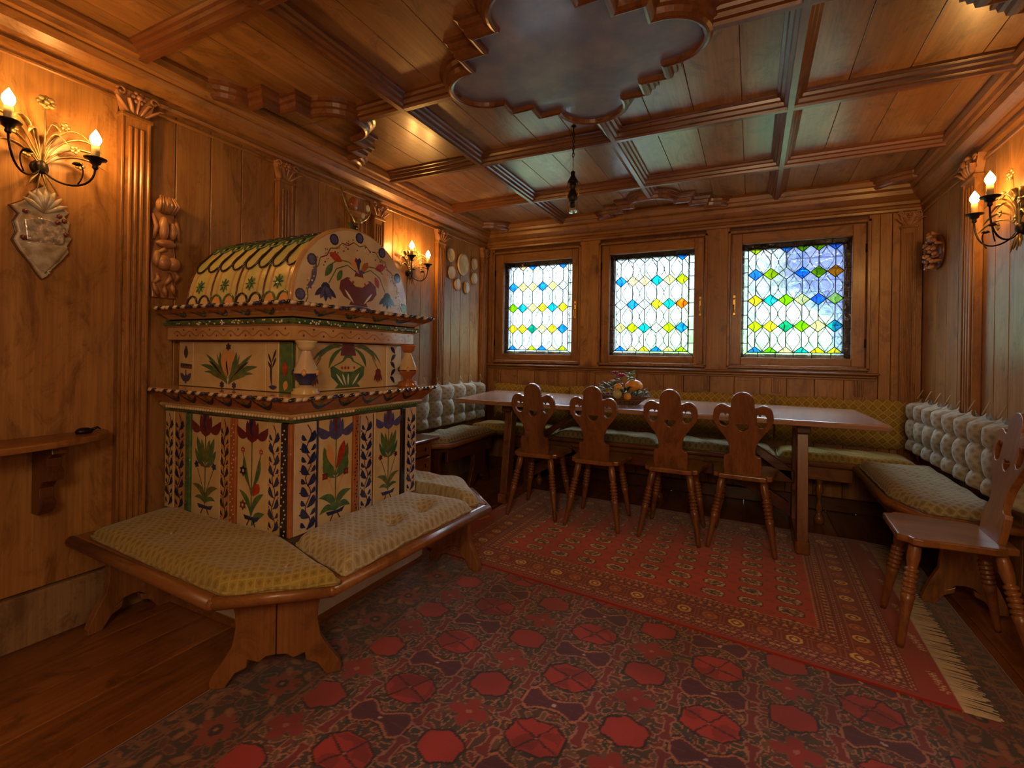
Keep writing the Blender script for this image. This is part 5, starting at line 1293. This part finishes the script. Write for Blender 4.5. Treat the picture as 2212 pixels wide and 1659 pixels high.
    for e in (.012, .062, .075, .265, .285): put(cb, np.abs(dE-e) < .0035, (.20, .07, .035))
    put(cb, (dE < .07) & (dE > .015) & (np.abs(((s_) % .06)-.03) < .008), (.18, .07, .03)); put(cb, dE < .010, (.10, .02, .012))
    col[k] = cb[k]; return col
gx = np.arange(-1.55, .8201, .0042); gy = np.concatenate([np.linspace(-1.0, .55, 40), np.arange(.5542, 3.0, .0044), np.linspace(3.01, 3.55, 30)])
big = rug_mesh('carpet', 'x', gx, gy, big_rug, lambda X, Y: 0*X, .006)
tag(big, 'large dark red carpet with octagon and butterfly motifs covering the foreground floor', 'carpet')

RW, RL = 2.22, 1.78                      # smaller rug: u along x (0 at the left), v from the near edge
NL, NR_, FL, FRc = np.array((-1.62, 2.235)), np.array((.612, 1.985)), np.array((-1.60, 3.62)), np.array((.635, 3.56))
def warp2(U, V):
    u, v = U/RW, V/RL; P_ = [(NL[k]*(1-u)+NR_[k]*u)*(1-v)+(FL[k]*(1-u)+FRc[k]*u)*v for k in (0, 1)]
    return P_[0], P_[1]
def rug2(U, V):
    S = U.shape; col = np.empty(S+(3,)); col[:] = (.52, .042, .018)
    dN = V; dF = RL-V; dR = (RW-U-.075)*1.18; dL = (U-.075)*1.18; d = np.minimum(np.minimum(dN, dF), np.minimum(dR, dL))
    s_ = np.where(np.minimum(dN, dF) < np.minimum(dR, dL), U, V)
    # field guls
    gx_, gy_ = .156, .128; row = np.floor((V-.37)/gy_); uu = ((RW-U-.37+gx_*.5*0) % gx_)-gx_/2; vv = ((V-.37) % gy_)-gy_/2
    r = (np.abs(uu/.055)**2.6+np.abs(vv/.046)**2.6)**(1/2.6)
    r = r*1.18; put(col, r < 1.14, (.10, .012, .010)); put(col, r < 1.0, (.14, .065, .038)); n = vnoise(U, V, .0075, 5)
    put(col, (r < 1.0) & (r > .66) & (n > .40), (.70, .50, .30)); put(col, (r < .70) & (n > .60), (.50, .22, .13)); put(col, (r < .45), (.07, .025, .02)); put(col, (r < .4) & (n > .55), (.45, .25, .14))
    u2 = ((RW-U-.37+gx_/2) % gx_)-gx_/2; v2 = ((V-.37+gy_/2) % gy_)-gy_/2; r2 = np.abs(u2)/.030+np.abs(v2)/.020
    put(col, (r2 < .8) & (r2 > .5), (.26, .03, .02)); put(col, r2 < .3, (.30, .10, .06)); put(col, (np.abs(v2) < .0022) & (np.abs(u2) < .05) & (n > .4), (.30, .06, .035))
    k = d < .335; cb = np.empty(S+(3,)); cb[:] = (.20, .018, .012)
    def dots(dc, w, per, c, ph=0.0, duty=.5, rnd=False):
        f = ((s_+ph) % per)/per-.5
        m = (np.abs(d-dc) < w) & (np.abs(f) < duty/2) if not rnd else ((d-dc)/w)**2+(f/(duty/2))**2 < 1
        put(cb, m, c)
    put(cb, d < .030, (.34, .028, .014))
    for dc in (.038, .050, .096, .108, .228, .240, .310, .325): dots(dc, .0028, .022, (.60, .28, .18), dc*3, .55)
    put(cb, (d > .058) & (d < .090), (.15, .014, .012)); dots(.074, .0115, .044, (.62, .30, .14), 0, .46, True); dots(.074, .0065, .088, (.75, .50, .18), 0, .16, True); dots(.066, .004, .022, (.50, .16, .09), .01, .5); dots(.083, .004, .022, (.50, .16, .09), .02, .5)
    put(cb, (d > .255) & (d < .300), (.17, .016, .012)); dots(.277, .0105, .036, (.66, .30, .12), 0, .5, True); dots(.262, .003, .018, (.62, .26, .14), 0, .6); dots(.293, .003, .018, (.62, .26, .14), .01, .6)
    # main border medallions, alternately yellow and orange
    per = .205; f = ((s_+.02) % per)-per/2; q = np.abs(np.abs(f)-per/4); odd = f > 0; dd = np.abs(d-.168)
    oc = np.maximum(np.maximum(q/.029, dd/.033), (q/.029+dd/.033)/1.4)
    put(cb, (d > .118) & (d < .220), (.22, .020, .012)); put(cb, (np.abs(q-.044) < .0022) & (dd < .036), (.33, .10, .04)); put(cb, (dd > .037) & (dd < .041), (.40, .12, .05))
    put(cb, (oc < 1) & odd, (.78, .52, .14)); put(cb, (oc < .66) & odd, (.30, .03, .02)); put(cb, (oc < .36) & odd, (.78, .55, .25))
    put(cb, (oc < 1) & ~odd, (.50, .14, .04)); put(cb, (oc < .66) & ~odd, (.34, .05, .02)); put(cb, (oc < .36) & ~odd, (.55, .20, .08))
    put(cb, (d > .335-.004), (.55, .22, .10))
    col[k] = cb[k]
    # plain woven ends with little sprigs
    e = np.minimum(U, RW-U); k = e < .075; ce = np.empty(S+(3,)); ce[:] = (.36, .022, .014)
    ff = (V % .30)-.15; sp = (np.abs((e-.030)-ff*.12) < .0022) & (np.abs(ff) < .07); lf = (np.abs(np.abs((e-.030)-ff*.12)-.0075) < .0045) & (np.abs(ff) < .065) & ((V % .016) < .006)
    put(ce, sp | lf, (.66, .45, .26)); put(ce, e < .004, (.45, .30, .2)); col[k] = ce[k]
    return col*(.85+.3*vnoise(U, V, .2, 8))[..., None]
r2 = rug_mesh('rug', 'x', np.arange(0, RW+.001, .0046), np.arange(0, RL+.001, .0046), rug2, lambda X, Y: 0*X, .0122, warp=warp2)
tag(r2, 'bright red rug with rows of medallions and cream fringe lying under the table and chairs', 'rug')
mb = MB(); nfr = 190                      # knotted fringe along the right end
for k in range(nfr):
    v = (k+random.uniform(-.2, .2))/nfr; a = NR_*(1-v)+FRc*v; L = .085+random.uniform(-.008, .010); sl = random.uniform(-.014, .008)
    w_ = RL/nfr*.50
    vs = [(a[0]-.002, a[1]-w_, .0095), (a[0]-.002, a[1]+w_, .0095), (a[0]+L*.5, a[1]+w_*.97+sl*.5, .0088), (a[0]+L*.5, a[1]-w_*.97+sl*.5, .0088), (a[0]+L, a[1]+sl+w_*.75, .0075), (a[0]+L, a[1]+sl-w_*.6, .0075)]
    mb.add(vs, [(0, 3, 2, 1), (3, 5, 4, 2)], M['cream_wool'] if 'cream_wool' in M else M.setdefault('cream_wool', simple('cream_wool', (.72, .60, .42), .9, noise=.2)))
o = mb.build('fringe', r2); o['kind'] = 'stuff'
mb = MB(); vs = []
o = None

# ============================================================ WALL SCONCES
def leaf_blade(m, pts, w, mat, Mx):
    """thin curved leaf: lofted strip with thickness"""
    n = len(pts); rs = [max(.0012, w*math.sin(PI*min(.97, .06+.94*i/(n-1)))**.8) for i in range(n)]
    m.tube(pts, rs, mat, n=6, M=Mx, flat=.28)
def sconce(label, side, c, zb, arms, leaves=True, wallx=None, group='gilded leaf wall sconces', stem=.30):
    """c = y of the binding on the wall, zb = its height; arms = [(dy, dz_top_of_candle, out)]"""
    s = 1 if side == 'L' else -1; xw = XL if side == 'L' else XR
    Mx = Matrix(((0, s, 0, xw), (1, 0, 0, c), (0, 0, 1, zb), (0, 0, 0, 1)))     # local (along wall, out, up)
    t = thing('wall_sconce', label, 'wall lamp', (xw, c, zb), group=group)
    m = MB(); m.ball((0, .018, .0), .022, M['iron'], 2, (1, .8, 1.4), M=Mx); m.lathe([(.028, 0), (.028, .006), (.014, .012)], M['iron'], Mx @ RX(-PI/2), 12); m.build('wall_plate', t)
    for k in range(4):
        m = MB(); m.tube([(0, .02, -.01), ((k-1.5)*.018, .026, -.05), ((k-1.5)*.030, .034, -.085-.01*(k % 2))], [.004, .007, .002], M['gilt'], n=6, M=Mx, flat=.5); m.build('tail_leaf', t)
    for dy, zt, out in arms:
        m = MB(); cup = zt-.105
        m.tube(bez((0, .022, 0), (dy*.25, .04, -.07), (dy*.95, out, -.09), (dy, out, cup-.022), 14), .0038, M['iron'], n=6, M=Mx); arm = m.build('arm', t)
        m = MB(); q = bez((dy*.62, out*.8, -.058), (dy*.80, out*.9, -.02), (dy*.72, out*.9, .02), (dy*.58, out*.85, .012), 8); m.tube(q, .0026, M['iron'], n=5, M=Mx)
        m.lathe([(.004, -.004), (.016, 0), (.010, .008)], M['iron'], Mx @ T(dy*.57, out*.85, .012), 8); m.build('scroll', arm)
        m = MB(); m.lathe([(.006, -.024), (.010, -.018), (.008, -.008), (.016, -.002), (.020, .010), (.034, .014), (.036, .018), (.012, .018)], M['iron'], Mx @ T(dy, out, cup), 14); m.build('drip_cup', arm)
        m = MB(); m.lathe([(.0125, 0), (.0125, .048), (.009, .050)], M['candle'], Mx @ T(dy, out, cup+.017), 12); m.build('candle_sleeve', arm)
        m = MB(); m.lathe([(.007, 0), (.013, .008), (.0175, .020), (.0165, .032), (.009, .046), (.003, .056), (.0008, .060)], M['bulb'], Mx @ T(dy, out, cup+.066), 14); m.build('bulb', arm)
    m = MB(); m.tube([(0, .024, 0), (.006, .034, stem*.5), (.0, .045, stem*.92)], [.004, .003, .0025], M['gilt'], n=6, M=Mx); m.build('stem', t)
    m = MB()
    for k in range(8):
        a = k*PI/4; m.ball((math.cos(a)*.018, .05+.004*(k % 2), stem*.95+math.sin(a)*.016), .011, M['gilt'], 1, (1.2, .5, .9), M=Mx)
    m.ball((0, .056, stem*.95), .010, M['gilt'], 1, M=Mx); m.build('flower', t)
    spec = [(-.95, .20), (-.72, .235), (-.45, .21), (-.25, .16), (.28, .15), (.48, .21), (.75, .22), (1.0, .19), (1.25, .16), (-1.25, .15), (.1, .20)]
    for k, (a, L) in enumerate(spec):
        sgn = 1 if a > 0 else -1; e = Vector((math.sin(a)*L*1.05, .05+.02*(k % 3), math.cos(a)*L*.72)); mid = Vector((math.sin(a)*L*.22, .035, math.cos(a)*L*.75+.02))
        pts = bez((0, .024, 0), tuple(mid*.6), tuple(mid+Vector((math.sin(a)*L*.45, .01, .05))), tuple(e+Vector((sgn*.01, .012, -.012))), 9)
        m = MB(); m.tube(pts[:7], [.003]*7, M['gilt'], n=5, M=Mx); leaf_blade(m, pts[3:], .012, M['gilt'], Mx); m.build('leaf', t)
    for k, (dx, dz) in enumerate(((-.09, .10), (.085, .09), (.055, .165), (-.05, .03), (.10, .035))):
        m = MB()
        for q in range(5): a = q*2*PI/5; m.ball((dx+math.cos(a)*.010, .055, dz+math.sin(a)*.010), .008, M['gilt'], 1, (1, .5, 1), M=Mx)
        m.build('blossom', t)
    return t
sconce('gilded leaf wall sconce with two lit candle bulbs, nearest on the left wall', 'L', .825, 1.765, [(-.132, .150+.025, .155), (.105, .110+.025, .160)], stem=.245)
sconce('gilded leaf wall sconce with two lit bulbs behind the stove, left of the plates', 'L', 2.975, 1.715, [(-.105, .195, .120), (.095, .165, .120)], stem=.20)
sconce('gilded leaf wall sconce with two lit bulbs on the right wall', 'R', 2.815, 1.675, [(-.085, .215, .145), (.170, .205, .115)], stem=.25)

# ============================================================ THINGS ON THE WALLS
# holy water font of majolica, left
t = thing('majolica_wall_font', 'painted majolica wall font with silvered relief, below the nearest left sconce', 'wall ornament', (XL, .835, 1.36))
def LB(y, z, x=0.0): return T(XL+x, y, z) @ PX
sil = [(0, .345), (.028, .325), (.034, .300), (.075, .262), (.060, .245), (.078, .225), (.072, .190), (.084, .165), (.070, .135), (.076, .110), (.050, .070), (.028, .040), (.012, .010), (0, 0), (-.012, .015), (-.030, .050), (-.062, .095), (-.080, .130), (-.070, .160), (-.078, .195), (-.066, .225), (-.088, .250), (-.050, .280), (-.030, .318)]
m = MB(); m.board([sil], .020, M['ceramic'], M=LB(.835, 1.355, .012), bevel=.006); m.build('back_plaque', t)
m = MB(); m.board([[(-.058, .205), (-.05, .135), (-.02, .118), (.03, .122), (.055, .140), (.060, .200), (.03, .218), (-.02, .222)]], .014, M['mirror'], M=LB(.835, 1.355, .026), bevel=.004); m.build('silver_relief', t)
m = MB(); rows = []
for i in range(9):
    a = PI*i/8; rows.append([(XL+.022+.030*math.sin(a)*r, .835-.068*math.cos(a)*r, z) for r, z in ((.15, 1.385), (.65, 1.43), (1.0, 1.475), (1.03, 1.483), (.9, 1.478), (.1, 1.470))])
m.grid(rows, M['ceramic']); m.build('basin', t)
for k in range(7):
    m = MB(); a = -1.1+k*.37; m.tube([(XL+.022, .835, 1.60), (XL+.034, .835+.045*math.sin(a), 1.60+.06*math.cos(a)), (XL+.030, .835+.07*math.sin(a), 1.60+.085*math.cos(a))], [.006, .010, .004], M['ceramic'], n=6); m.build('scallop', t)
for dy, dz in ((.04, .24), (.055, .225), (.035, .215), (-.055, .235), (.06, .175), (-.06, .14)):
    m = MB(); m.ball((XL+.032, .835+dy, 1.355+dz), .010, M['maroon'], 1); m.build('berry', t)
m = MB(); m.board([[(x*1.06, y*1.02-.004) for x, y in sil]], .010, M['dark_z'], M=LB(.835, 1.355, .005), bevel=.002); m.build('dark_rim', t)
for dy, dz in ((-.03, .075), (.0, .055), (.03, .085), (.045, .105), (-.045, .10), (.0, .10), (.01, .03)):
    m = MB()
    for q in range(5): a = q*2*PI/5+dy*40; m.tube([(XL+.0225, .835+dy, 1.355+dz), (XL+.024, .835+dy+math.cos(a)*.012, 1.355+dz+math.sin(a)*.012)], [.003, .0045], M['olive'] if q % 2 else M['white'], n=5, flat=.5)
    m.build('painted_flower', t)
# carved garland
t = thing('carved_garland', 'carved limewood fruit garland hanging left of the stove vault', 'wall carving', (XL, 1.24, 1.33))
m = MB(); m.board([[(-.045, 0), (.05, 0), (.055, .14), (.042, .25), (.05, .34), (.03, .42), (-.02, .44), (-.045, .38), (-.035, .26), (-.052, .14)]], .018, M['carved'], M=LB(1.245, 1.33, .010), bevel=.005); m.build('backing', t)
for nm, dy, dz, r, sc in (('pomegranate', -.002, .405, .040, (.8, 1, .95)), ('fruit', -.008, .150, .030, (.9, 1, 1.1)), ('fruit', .032, .148, .027, (.9, 1, 1.15)), ('gourd', -.01, .30, .026, (.8, .8, 2.1)), ('gourd', .028, .295, .020, (.8, .8, 1.9)), ('knot', 0, .235, .026, (.9, 1.6, .7)), ('gourd', -.036, .165, .020, (.8, .8, 1.8))):
    m = MB(); m.ball((XL+.034, 1.245+dy, 1.335+dz), r, M['carved'], 3, sc); m.build(nm, t)
for k in range(6):
    m = MB(); a = -1.2+k*.48; m.tube([(XL+.045, 1.243+.036*math.sin(a*.8), 1.705), (XL+.072*1-.006, 1.243+.040*math.sin(a), 1.74), (XL+.045, 1.243+.034*math.sin(a*.8), 1.775)], .0055, M['carved'], n=6); m.build('rib', t)
for k, (dy0, dz0, dy1, dz1) in enumerate(((-.03, .10, -.045, .055), (-.045, .055, -.02, .0), (.02, .11, .0, .05), (0, .05, .01, 0), (.04, .12, .045, .07), (.03, .07, .045, .01), (-.05, .36, -.045, .25), (.045, .36, .06, .26), (.0, .23, -.03, .19))):
    m = MB(); m.tube([(XL+.024, 1.245+dy0, 1.335+dz0), (XL+.036, 1.245+(dy0+dy1)/2+.008*(-1)**k, 1.335+(dz0+dz1)/2), (XL+.024, 1.245+dy1, 1.335+dz1)], [.006, .010, .006], M['carved'], n=7); m.build('ribbon', t)
# wall hanging with horns above the vault
t = thing('horn_wall_hanging', 'curved horn mount with dark beaded strap on the wall above the stove vault', 'wall ornament', (XL+.03, 2.36, 1.85))
m = MB(); m.tube(bez((XL+.05, 2.245, 2.14), (XL+.09, 2.245, 2.00), (XL+.09, 2.31, 1.955), (XL+.05, 2.355, 1.945), 10), [.006+.004*i/10 for i in range(11)], M['gilt'], n=8); m.build('horn', t)
m = MB(); m.tube(bez((XL+.05, 2.50, 2.12), (XL+.09, 2.485, 2.01), (XL+.09, 2.42, 1.955), (XL+.05, 2.355, 1.945), 10), [.006+.004*i/10 for i in range(11)], M['gilt'], n=8); m.build('horn', t)
for dy, dz, r in ((2.46, 2.06, .022), (2.42, 2.00, .020), (2.40, 1.96, .014)):
    m = MB(); m.ball((XL+.07, dy, dz), r, M['white'], 2, (.7, .7, 1.2)); m.build('shell', t)
m = MB(); m.ball((XL+.06, 2.345, 2.06), .040, M['terra'], 2, (.5, 1, 1.1)); m.build('shield', t)
m = MB(); m.box(XL+.03, XL+.05, 2.325, 2.350, 1.66, 1.94, M['olive'], b=.003); m.build('strap', t)
m = MB(); m.box(XL+.03, XL+.055, 2.350, 2.395, 1.66, 1.93, M['black'], b=.005); bs = m.build('beaded_strap', t)
for k in range(10): m = MB(); m.ball((XL+.057, 2.36+.018*(k % 2), 1.685+k*.025), .006, M['white'], 1); m.build('bead', bs)
# seven small plates
PLT = [(3.55, 1.965, .042, .060, 'small oval plate, upper left of the plate group'), (3.755, 1.915, .072, .100, 'large plate in the middle of the plate group'), (3.950, 1.955, .038, .055, 'small plate, upper right of the plate group'),
       (3.565, 1.815, .042, .058, 'small plate at the left below the upper left plate'), (3.665, 1.725, .036, .054, 'small plate at the bottom left of the plate group'), (3.820, 1.715, .036, .056, 'small plate at the bottom right of the plate group'), (3.955, 1.820, .040, .056, 'small plate at the right below the upper right plate')]
for y, z, ry, rz_, lb in PLT:
    ry = ry*1.25
    t = thing('wall_plate', lb, 'plate', (XL, y, z), group='cream plates in a ring on the left wall')
    m = MB(); rows = []
    for r, h in ((1.0, .004), (1.02, .012), (.92, .020), (.78, .016), (.62, .014), (.02, .015)): rows.append([(XL+h, y+ry*r*math.cos(2*PI*i/24), z+rz_*r*math.sin(2*PI*i/24)) for i in range(24)])
    m.grid(rows, M['plate'], closed=True); m.build('dish', t)
    m = MB(); m.tube([(XL+.0215, y+ry*.95*math.cos(2*PI*i/20), z+rz_*.95*math.sin(2*PI*i/20)) for i in range(21)], .0022, M['ochre'], n=5); m.build('rim', t)
# wall bracket shelf and small ornament
t = thing('wall_shelf', 'bow fronted wooden wall shelf on a scrolled bracket at the left edge', 'shelf', (XL, .62, .62))
P_ = [(0, 0)]+[(.215*math.cos(a)**.8 if math.cos(a) > 0 else 0, .42*math.sin(a)) for a in [(-PI/2+PI*i/20) for i in range(21)]]
m = MB(); pl = ccw([(XL+.002+max(0, x), .62+y) for x, y in P_[1:]])
slab(pl, .745, .770, M['bench_y'], .005).build('shelf_top', t)
br = [(0, .26), (.15, .26), (.155, .235), (.120, .215), (.115, .185), (.135, .165), (.130, .135), (.085, .125), (.060, .10), (.062, .065), (.080, .045), (.070, .02), (.045, .0), (0, .0)]
m = MB(); m.board([br], .045, M['dark_z'], M=T(XL+.002, .84, .485) @ PY, bevel=.004); m.build('bracket', t)
m = MB(); m.board([br], .045, M['dark_z'], M=T(XL+.002, .36, .485) @ PY, bevel=.004); m.build('bracket', t)
t = thing('pebble_ornament', 'small dark rounded ornament on the far end of the wall shelf', 'ornament', (XL+.07, .945, .77))
m = MB(); m.ball((XL+.07, .945, .778), .020, M['iron'], 3, (.9, 1.4, .75)); m.build('body', t); m = MB(); m.tube([(XL+.07, .965, .780), (XL+.078, .985, .790), (XL+.08, .995, .782)], [.007, .005, .002], M['iron'], n=6); m.build('tail', t)
t = thing('light_switch', 'cream light switch plate at the left edge', 'switch', (XL, .655, 1.06))
m = MB(); m.box(XL, XL+.010, .585, .676, 1.03, 1.12, M['white'], b=.003); m.build('cover_plate', t); m = MB(); m.box(XL+.010, XL+.014, .60, .66, 1.05, 1.10, M['white'], b=.002); m.build('rocker', t)
# carved wood flower cluster on the right wall
t = thing('carved_flower_cluster', 'carved brown flower cluster hanging on the right wall near the window', 'wall carving', (XR, 3.86, 1.78))
m = MB(); m.ball((XR-.012, 3.86, 1.78), .085, M['dark_z'], 3, (.25, 1.25, 1.25)); m.build('backing', t)
for k in range(34):
    a = k*2.399; r = .095*math.sqrt((k+.5)/34); y, z = 3.86+r*math.cos(a)*1.15, 1.785+r*math.sin(a)*1.25
    m = MB(); q = random.uniform(.014, .022)
    if k % 3: m.ball((XR-.050-.018*(1-r/.1), y, z), q, M['carved'], 1, (1, 1.2, .9))
    else: m.tube([(XR-.02, y, z), (XR-.050, y+.008*math.cos(a), z+.008*math.sin(a)), (XR-.056, y+.020*math.cos(a), z+.020*math.sin(a))], [.008, .012, .005], M['carved'], n=6)
    m.build('petal', t)
for k in range(7):
    m = MB(); z = 1.71+k*.022; m.tube([(XR-.02, 3.93, z), (XR-.045, 3.95, z+.008), (XR-.052, 3.975-.004*k, z-.004)], [.005, .007, .003], M['leaf'] if k % 2 else M['carved'], n=6); m.build('sprig', t)

# ============================================================ PENDANT LAMP
t = thing('pendant_lantern', 'small iron and glass lantern hanging on a chain from the ceiling', 'lantern', (-.885, 2.50, 2.35))
px_, py_ = -.885, 2.50
m = MB(); m.lathe([(.012, -.006), (.014, 0)], M['iron'], T(px_, py_, 2.35), 10); m.tube([(px_, py_, 2.35), (px_, py_, 2.33)], .003, M['iron'], n=6); m.build('ceiling_hook', t)
for k in range(8):
    m = MB(); zc = 2.322-k*.0185; pts = []
    for i in range(13): a = 2*PI*i/12; u = .0055*math.cos(a); v = .013*math.sin(a); pts.append((px_+(u if k % 2 else 0), py_+(0 if k % 2 else u), zc+v))
    m.tube(pts, .0022, M['iron'], n=5); m.build('chain_link', t)
m = MB(); m.tube([(px_, py_, 2.185), (px_, py_, 2.10)], .002, M['iron'], n=5); m.build('rod', t)
m = MB(); m.lathe([(.006, 2.105), (.012, 2.10), (.011, 2.08), (.030, 2.045), (.031, 2.040), (.010, 2.038)], M['iron'], T(px_, py_, 0), 12); m.build('cap', t)
m = MB(); m.lathe([(.020, 2.035), (.016, 2.02), (.012, 2.01), (.022, 1.985), (.029, 1.96), (.026, 1.945), (.020, 1.94)], M['iron'], T(px_, py_, 0), 12); m.build('fitting', t)
for s in (-1, 1):
    m = MB(); m.tube([(px_+s*.026, py_, 2.042), (px_+s*.033, py_, 2.0), (px_+s*.034, py_, 1.972), (px_+s*.028, py_, 1.965)], .0028, M['brass'], n=5); m.build('stay', t)
N = NT('clear_lamp_glass'); g = N.n('BsdfGlass', Color=(.92, .92, .9, 1), Roughness=.05, IOR=1.45); tr = N.n('BsdfTransparent'); mx = N.n('MixShader', i0=.45, i1=tr.outputs[0], i2=g.outputs[0]); N.t.links.new(mx.outputs[0], N.out.inputs[0]); M['lglass'] = N.m
m = MB(); m.lathe([(.024, 1.955), (.028, 1.94), (.029, 1.90), (.026, 1.882), (.012, 1.876), (.002, 1.876)], M['lglass'], T(px_, py_, 0), 16, cap=False); m.build('glass_jar', t)
m = MB(); m.lathe([(.016, 1.935), (.018, 1.915), (.012, 1.905), (.001, 1.903)], M['iron'], T(px_, py_, 0), 12); m.build('burner', t)

# ============================================================ FRUIT BASKET ON THE TABLE
TX, TY, TZ = -.80, 3.38, .770
t = thing('fruit_basket', 'low wicker basket of greenery standing on the table', 'basket', (TX, TY, TZ))
m = MB()
for k in range(5): r = .085+.018*k; m.tube([(TX+r*1.15*math.cos(2*PI*i/28), TY+r*.8*math.sin(2*PI*i/28), TZ+.008+.013*k) for i in range(29)], .0075, M['wicker'], n=6)
m.lathe([(.001, 0), (.09, 0), (.10, .006), (.001, .008)], M['wicker'], T(TX, TY, TZ) @ Matrix.Diagonal((1.1, .8, 1, 1)), 20); m.build('wicker_bowl', t)
for k in range(24):
    a = 2*PI*k/24; m = MB(); m.tube([(TX+.09*1.15*math.cos(a), TY+.09*.8*math.sin(a), TZ+.004), (TX+.165*1.12*math.cos(a), TY+.165*.8*math.sin(a), TZ+.072)], .004, M['wicker'], n=5); m.build('stake', t)
for k in range(110):
    a = random.uniform(0, 2*PI); r = random.uniform(.03, .15); z = TZ+.05+random.uniform(0, .085)*(1.2-r/.2); L = random.uniform(.04, .07); e = random.uniform(.0, .9)
    if math.cos(a) < -.2: z += .03
    p0 = Vector((TX+r*1.1*math.cos(a), TY+r*.8*math.sin(a), z)); d = Vector((math.cos(a)*math.cos(e), math.sin(a)*math.cos(e), math.sin(e)))
    m = MB(); m.tube([p0, p0+d*L*.5+Vector((0, 0, .006)), p0+d*L], [.003, .011, .002], M['leaf'], n=5, flat=.25); m.build('leaf', t)
FR_ = [('gourd', 'round orange pumpkin fruit at the right of the basket', .075, -.01, .130, .050, 'pumpkin', (1.15, 1, .85)), ('orange', 'small orange fruit in the middle of the basket', -.015, -.09, .115, .030, 'pumpkin', (1, 1, 1.1)),
       ('squash', 'pale green orange squash low at the front of the basket', -.01, -.125, .075, .030, 'yellowt', (1, .9, 1.1)), ('orange', 'orange fruit high behind the pumpkin in the basket', .045, .05, .160, .030, 'orange', (1, 1, 1)), ('apple', 'yellow orange apple low at the right front of the basket', .055, -.115, .062, .026, 'pumpkin', (1, .9, 1))]
for nm, lb, dx, dy, dz, r, mt, sc in FR_:
    t2 = thing(nm, lb, 'fruit', (TX+dx, TY+dy, TZ+dz)); m = MB(); bm = bmesh.new(); bmesh.ops.create_icosphere(bm, subdivisions=3, radius=r)
    for v in bm.verts:
        a = math.atan2(v.co.y, v.co.x); k = 1+(.05*abs(math.cos(a*4)) if nm == 'gourd' else 0); v.co = Vector((v.co.x*sc[0]*k+TX+dx, v.co.y*sc[1]*k+TY+dy, v.co.z*sc[2]+TZ+dz))
    m.bm(bm, M[mt], True); m.build('flesh', t2)
    m = MB(); m.tube([(TX+dx, TY+dy, TZ+dz+r*sc[2]*.92), (TX+dx+.004, TY+dy, TZ+dz+r*sc[2]+.010)], .003, M['leaf'], n=5); m.build('stalk', t2)
def bloom(nm, lb, dx, dy, dz, r, mat, n=9):
    t2 = thing(nm, lb, 'flower', (TX+dx, TY+dy, TZ+.06)); m = MB(); m.tube([(TX+dx*.6, TY+dy*.6, TZ+.06), (TX+dx, TY+dy, TZ+dz)], .003, M['leaf'], n=5); m.build('stem', t2)
    for ring, (rr, rz2, cnt) in enumerate(((.55, .5, n), (.85, .1, n))):
        for k in range(cnt):
            a = 2*PI*k/cnt+ring*.4; m = MB(); c_ = Vector((TX+dx, TY+dy, TZ+dz)); d = Vector((math.cos(a), math.sin(a), rz2)).normalized()
            m.tube([c_, c_+d*r*rr*.5+Vector((0, 0, r*.3)), c_+d*r*rr+Vector((0, 0, r*.35))], [.004, r*.34, r*.10], mat, n=6, flat=.45); m.build('petal', t2)
bloom('flower', 'deep red flower on the left of the basket top', -.060, .0, .205, .036, M['redfruit']); bloom('flower', 'larger dark red flower right of the first red flower', -.010, -.02, .185, .046, M['redfruit'])
bloom('flower', 'cream flower below the left red flower', -.055, -.05, .150, .030, M['white'], 7)
t2 = thing('leaf_sprig', 'bright green leafy sprig rising on the right of the basket', 'foliage', (TX+.05, TY, TZ+.1)); m = MB(); m.tube([(TX+.03, TY, TZ+.09), (TX+.045, TY, TZ+.23)], .003, M['leaf2'], n=5); m.build('stem', t2)
for k in range(22):
    a = random.uniform(0, 2*PI); z = TZ+.13+random.random()*.10; p0 = Vector((TX+.042, TY, z)); d = Vector((math.cos(a)+.5, math.sin(a)*.7, .25)).normalized(); m = MB(); m.tube([p0, p0+d*.025, p0+d*.045], [.003, .011, .002], M['leaf2'], n=5, flat=.3); m.build('leaflet', t2)

for o in bpy.data.objects:
    nm = o.name.split('.')[0]
    if nm.startswith('painted_') and nm not in ('painted_panel',) or nm in ('bead_row', 'speckles'): o['kind'] = 'stuff'
for o in bpy.data.objects:
    if o.parent or o.get('group'): continue
    nm = o.name.split('.')[0]
    if nm == 'seat_cushion': o['group'] = 'seat cushions on the stove bench' if 'stove' in o['label'] else 'seat cushions on the corner benches'
    elif nm == 'corner_bench': o['group'] = 'wooden benches along three walls'
    elif nm == 'garden_shrub': o['group'] = 'shrubs outside the windows'
    elif nm == 'ceiling_moulding': o['group'] = 'half quatrefoil mouldings on the ceiling'
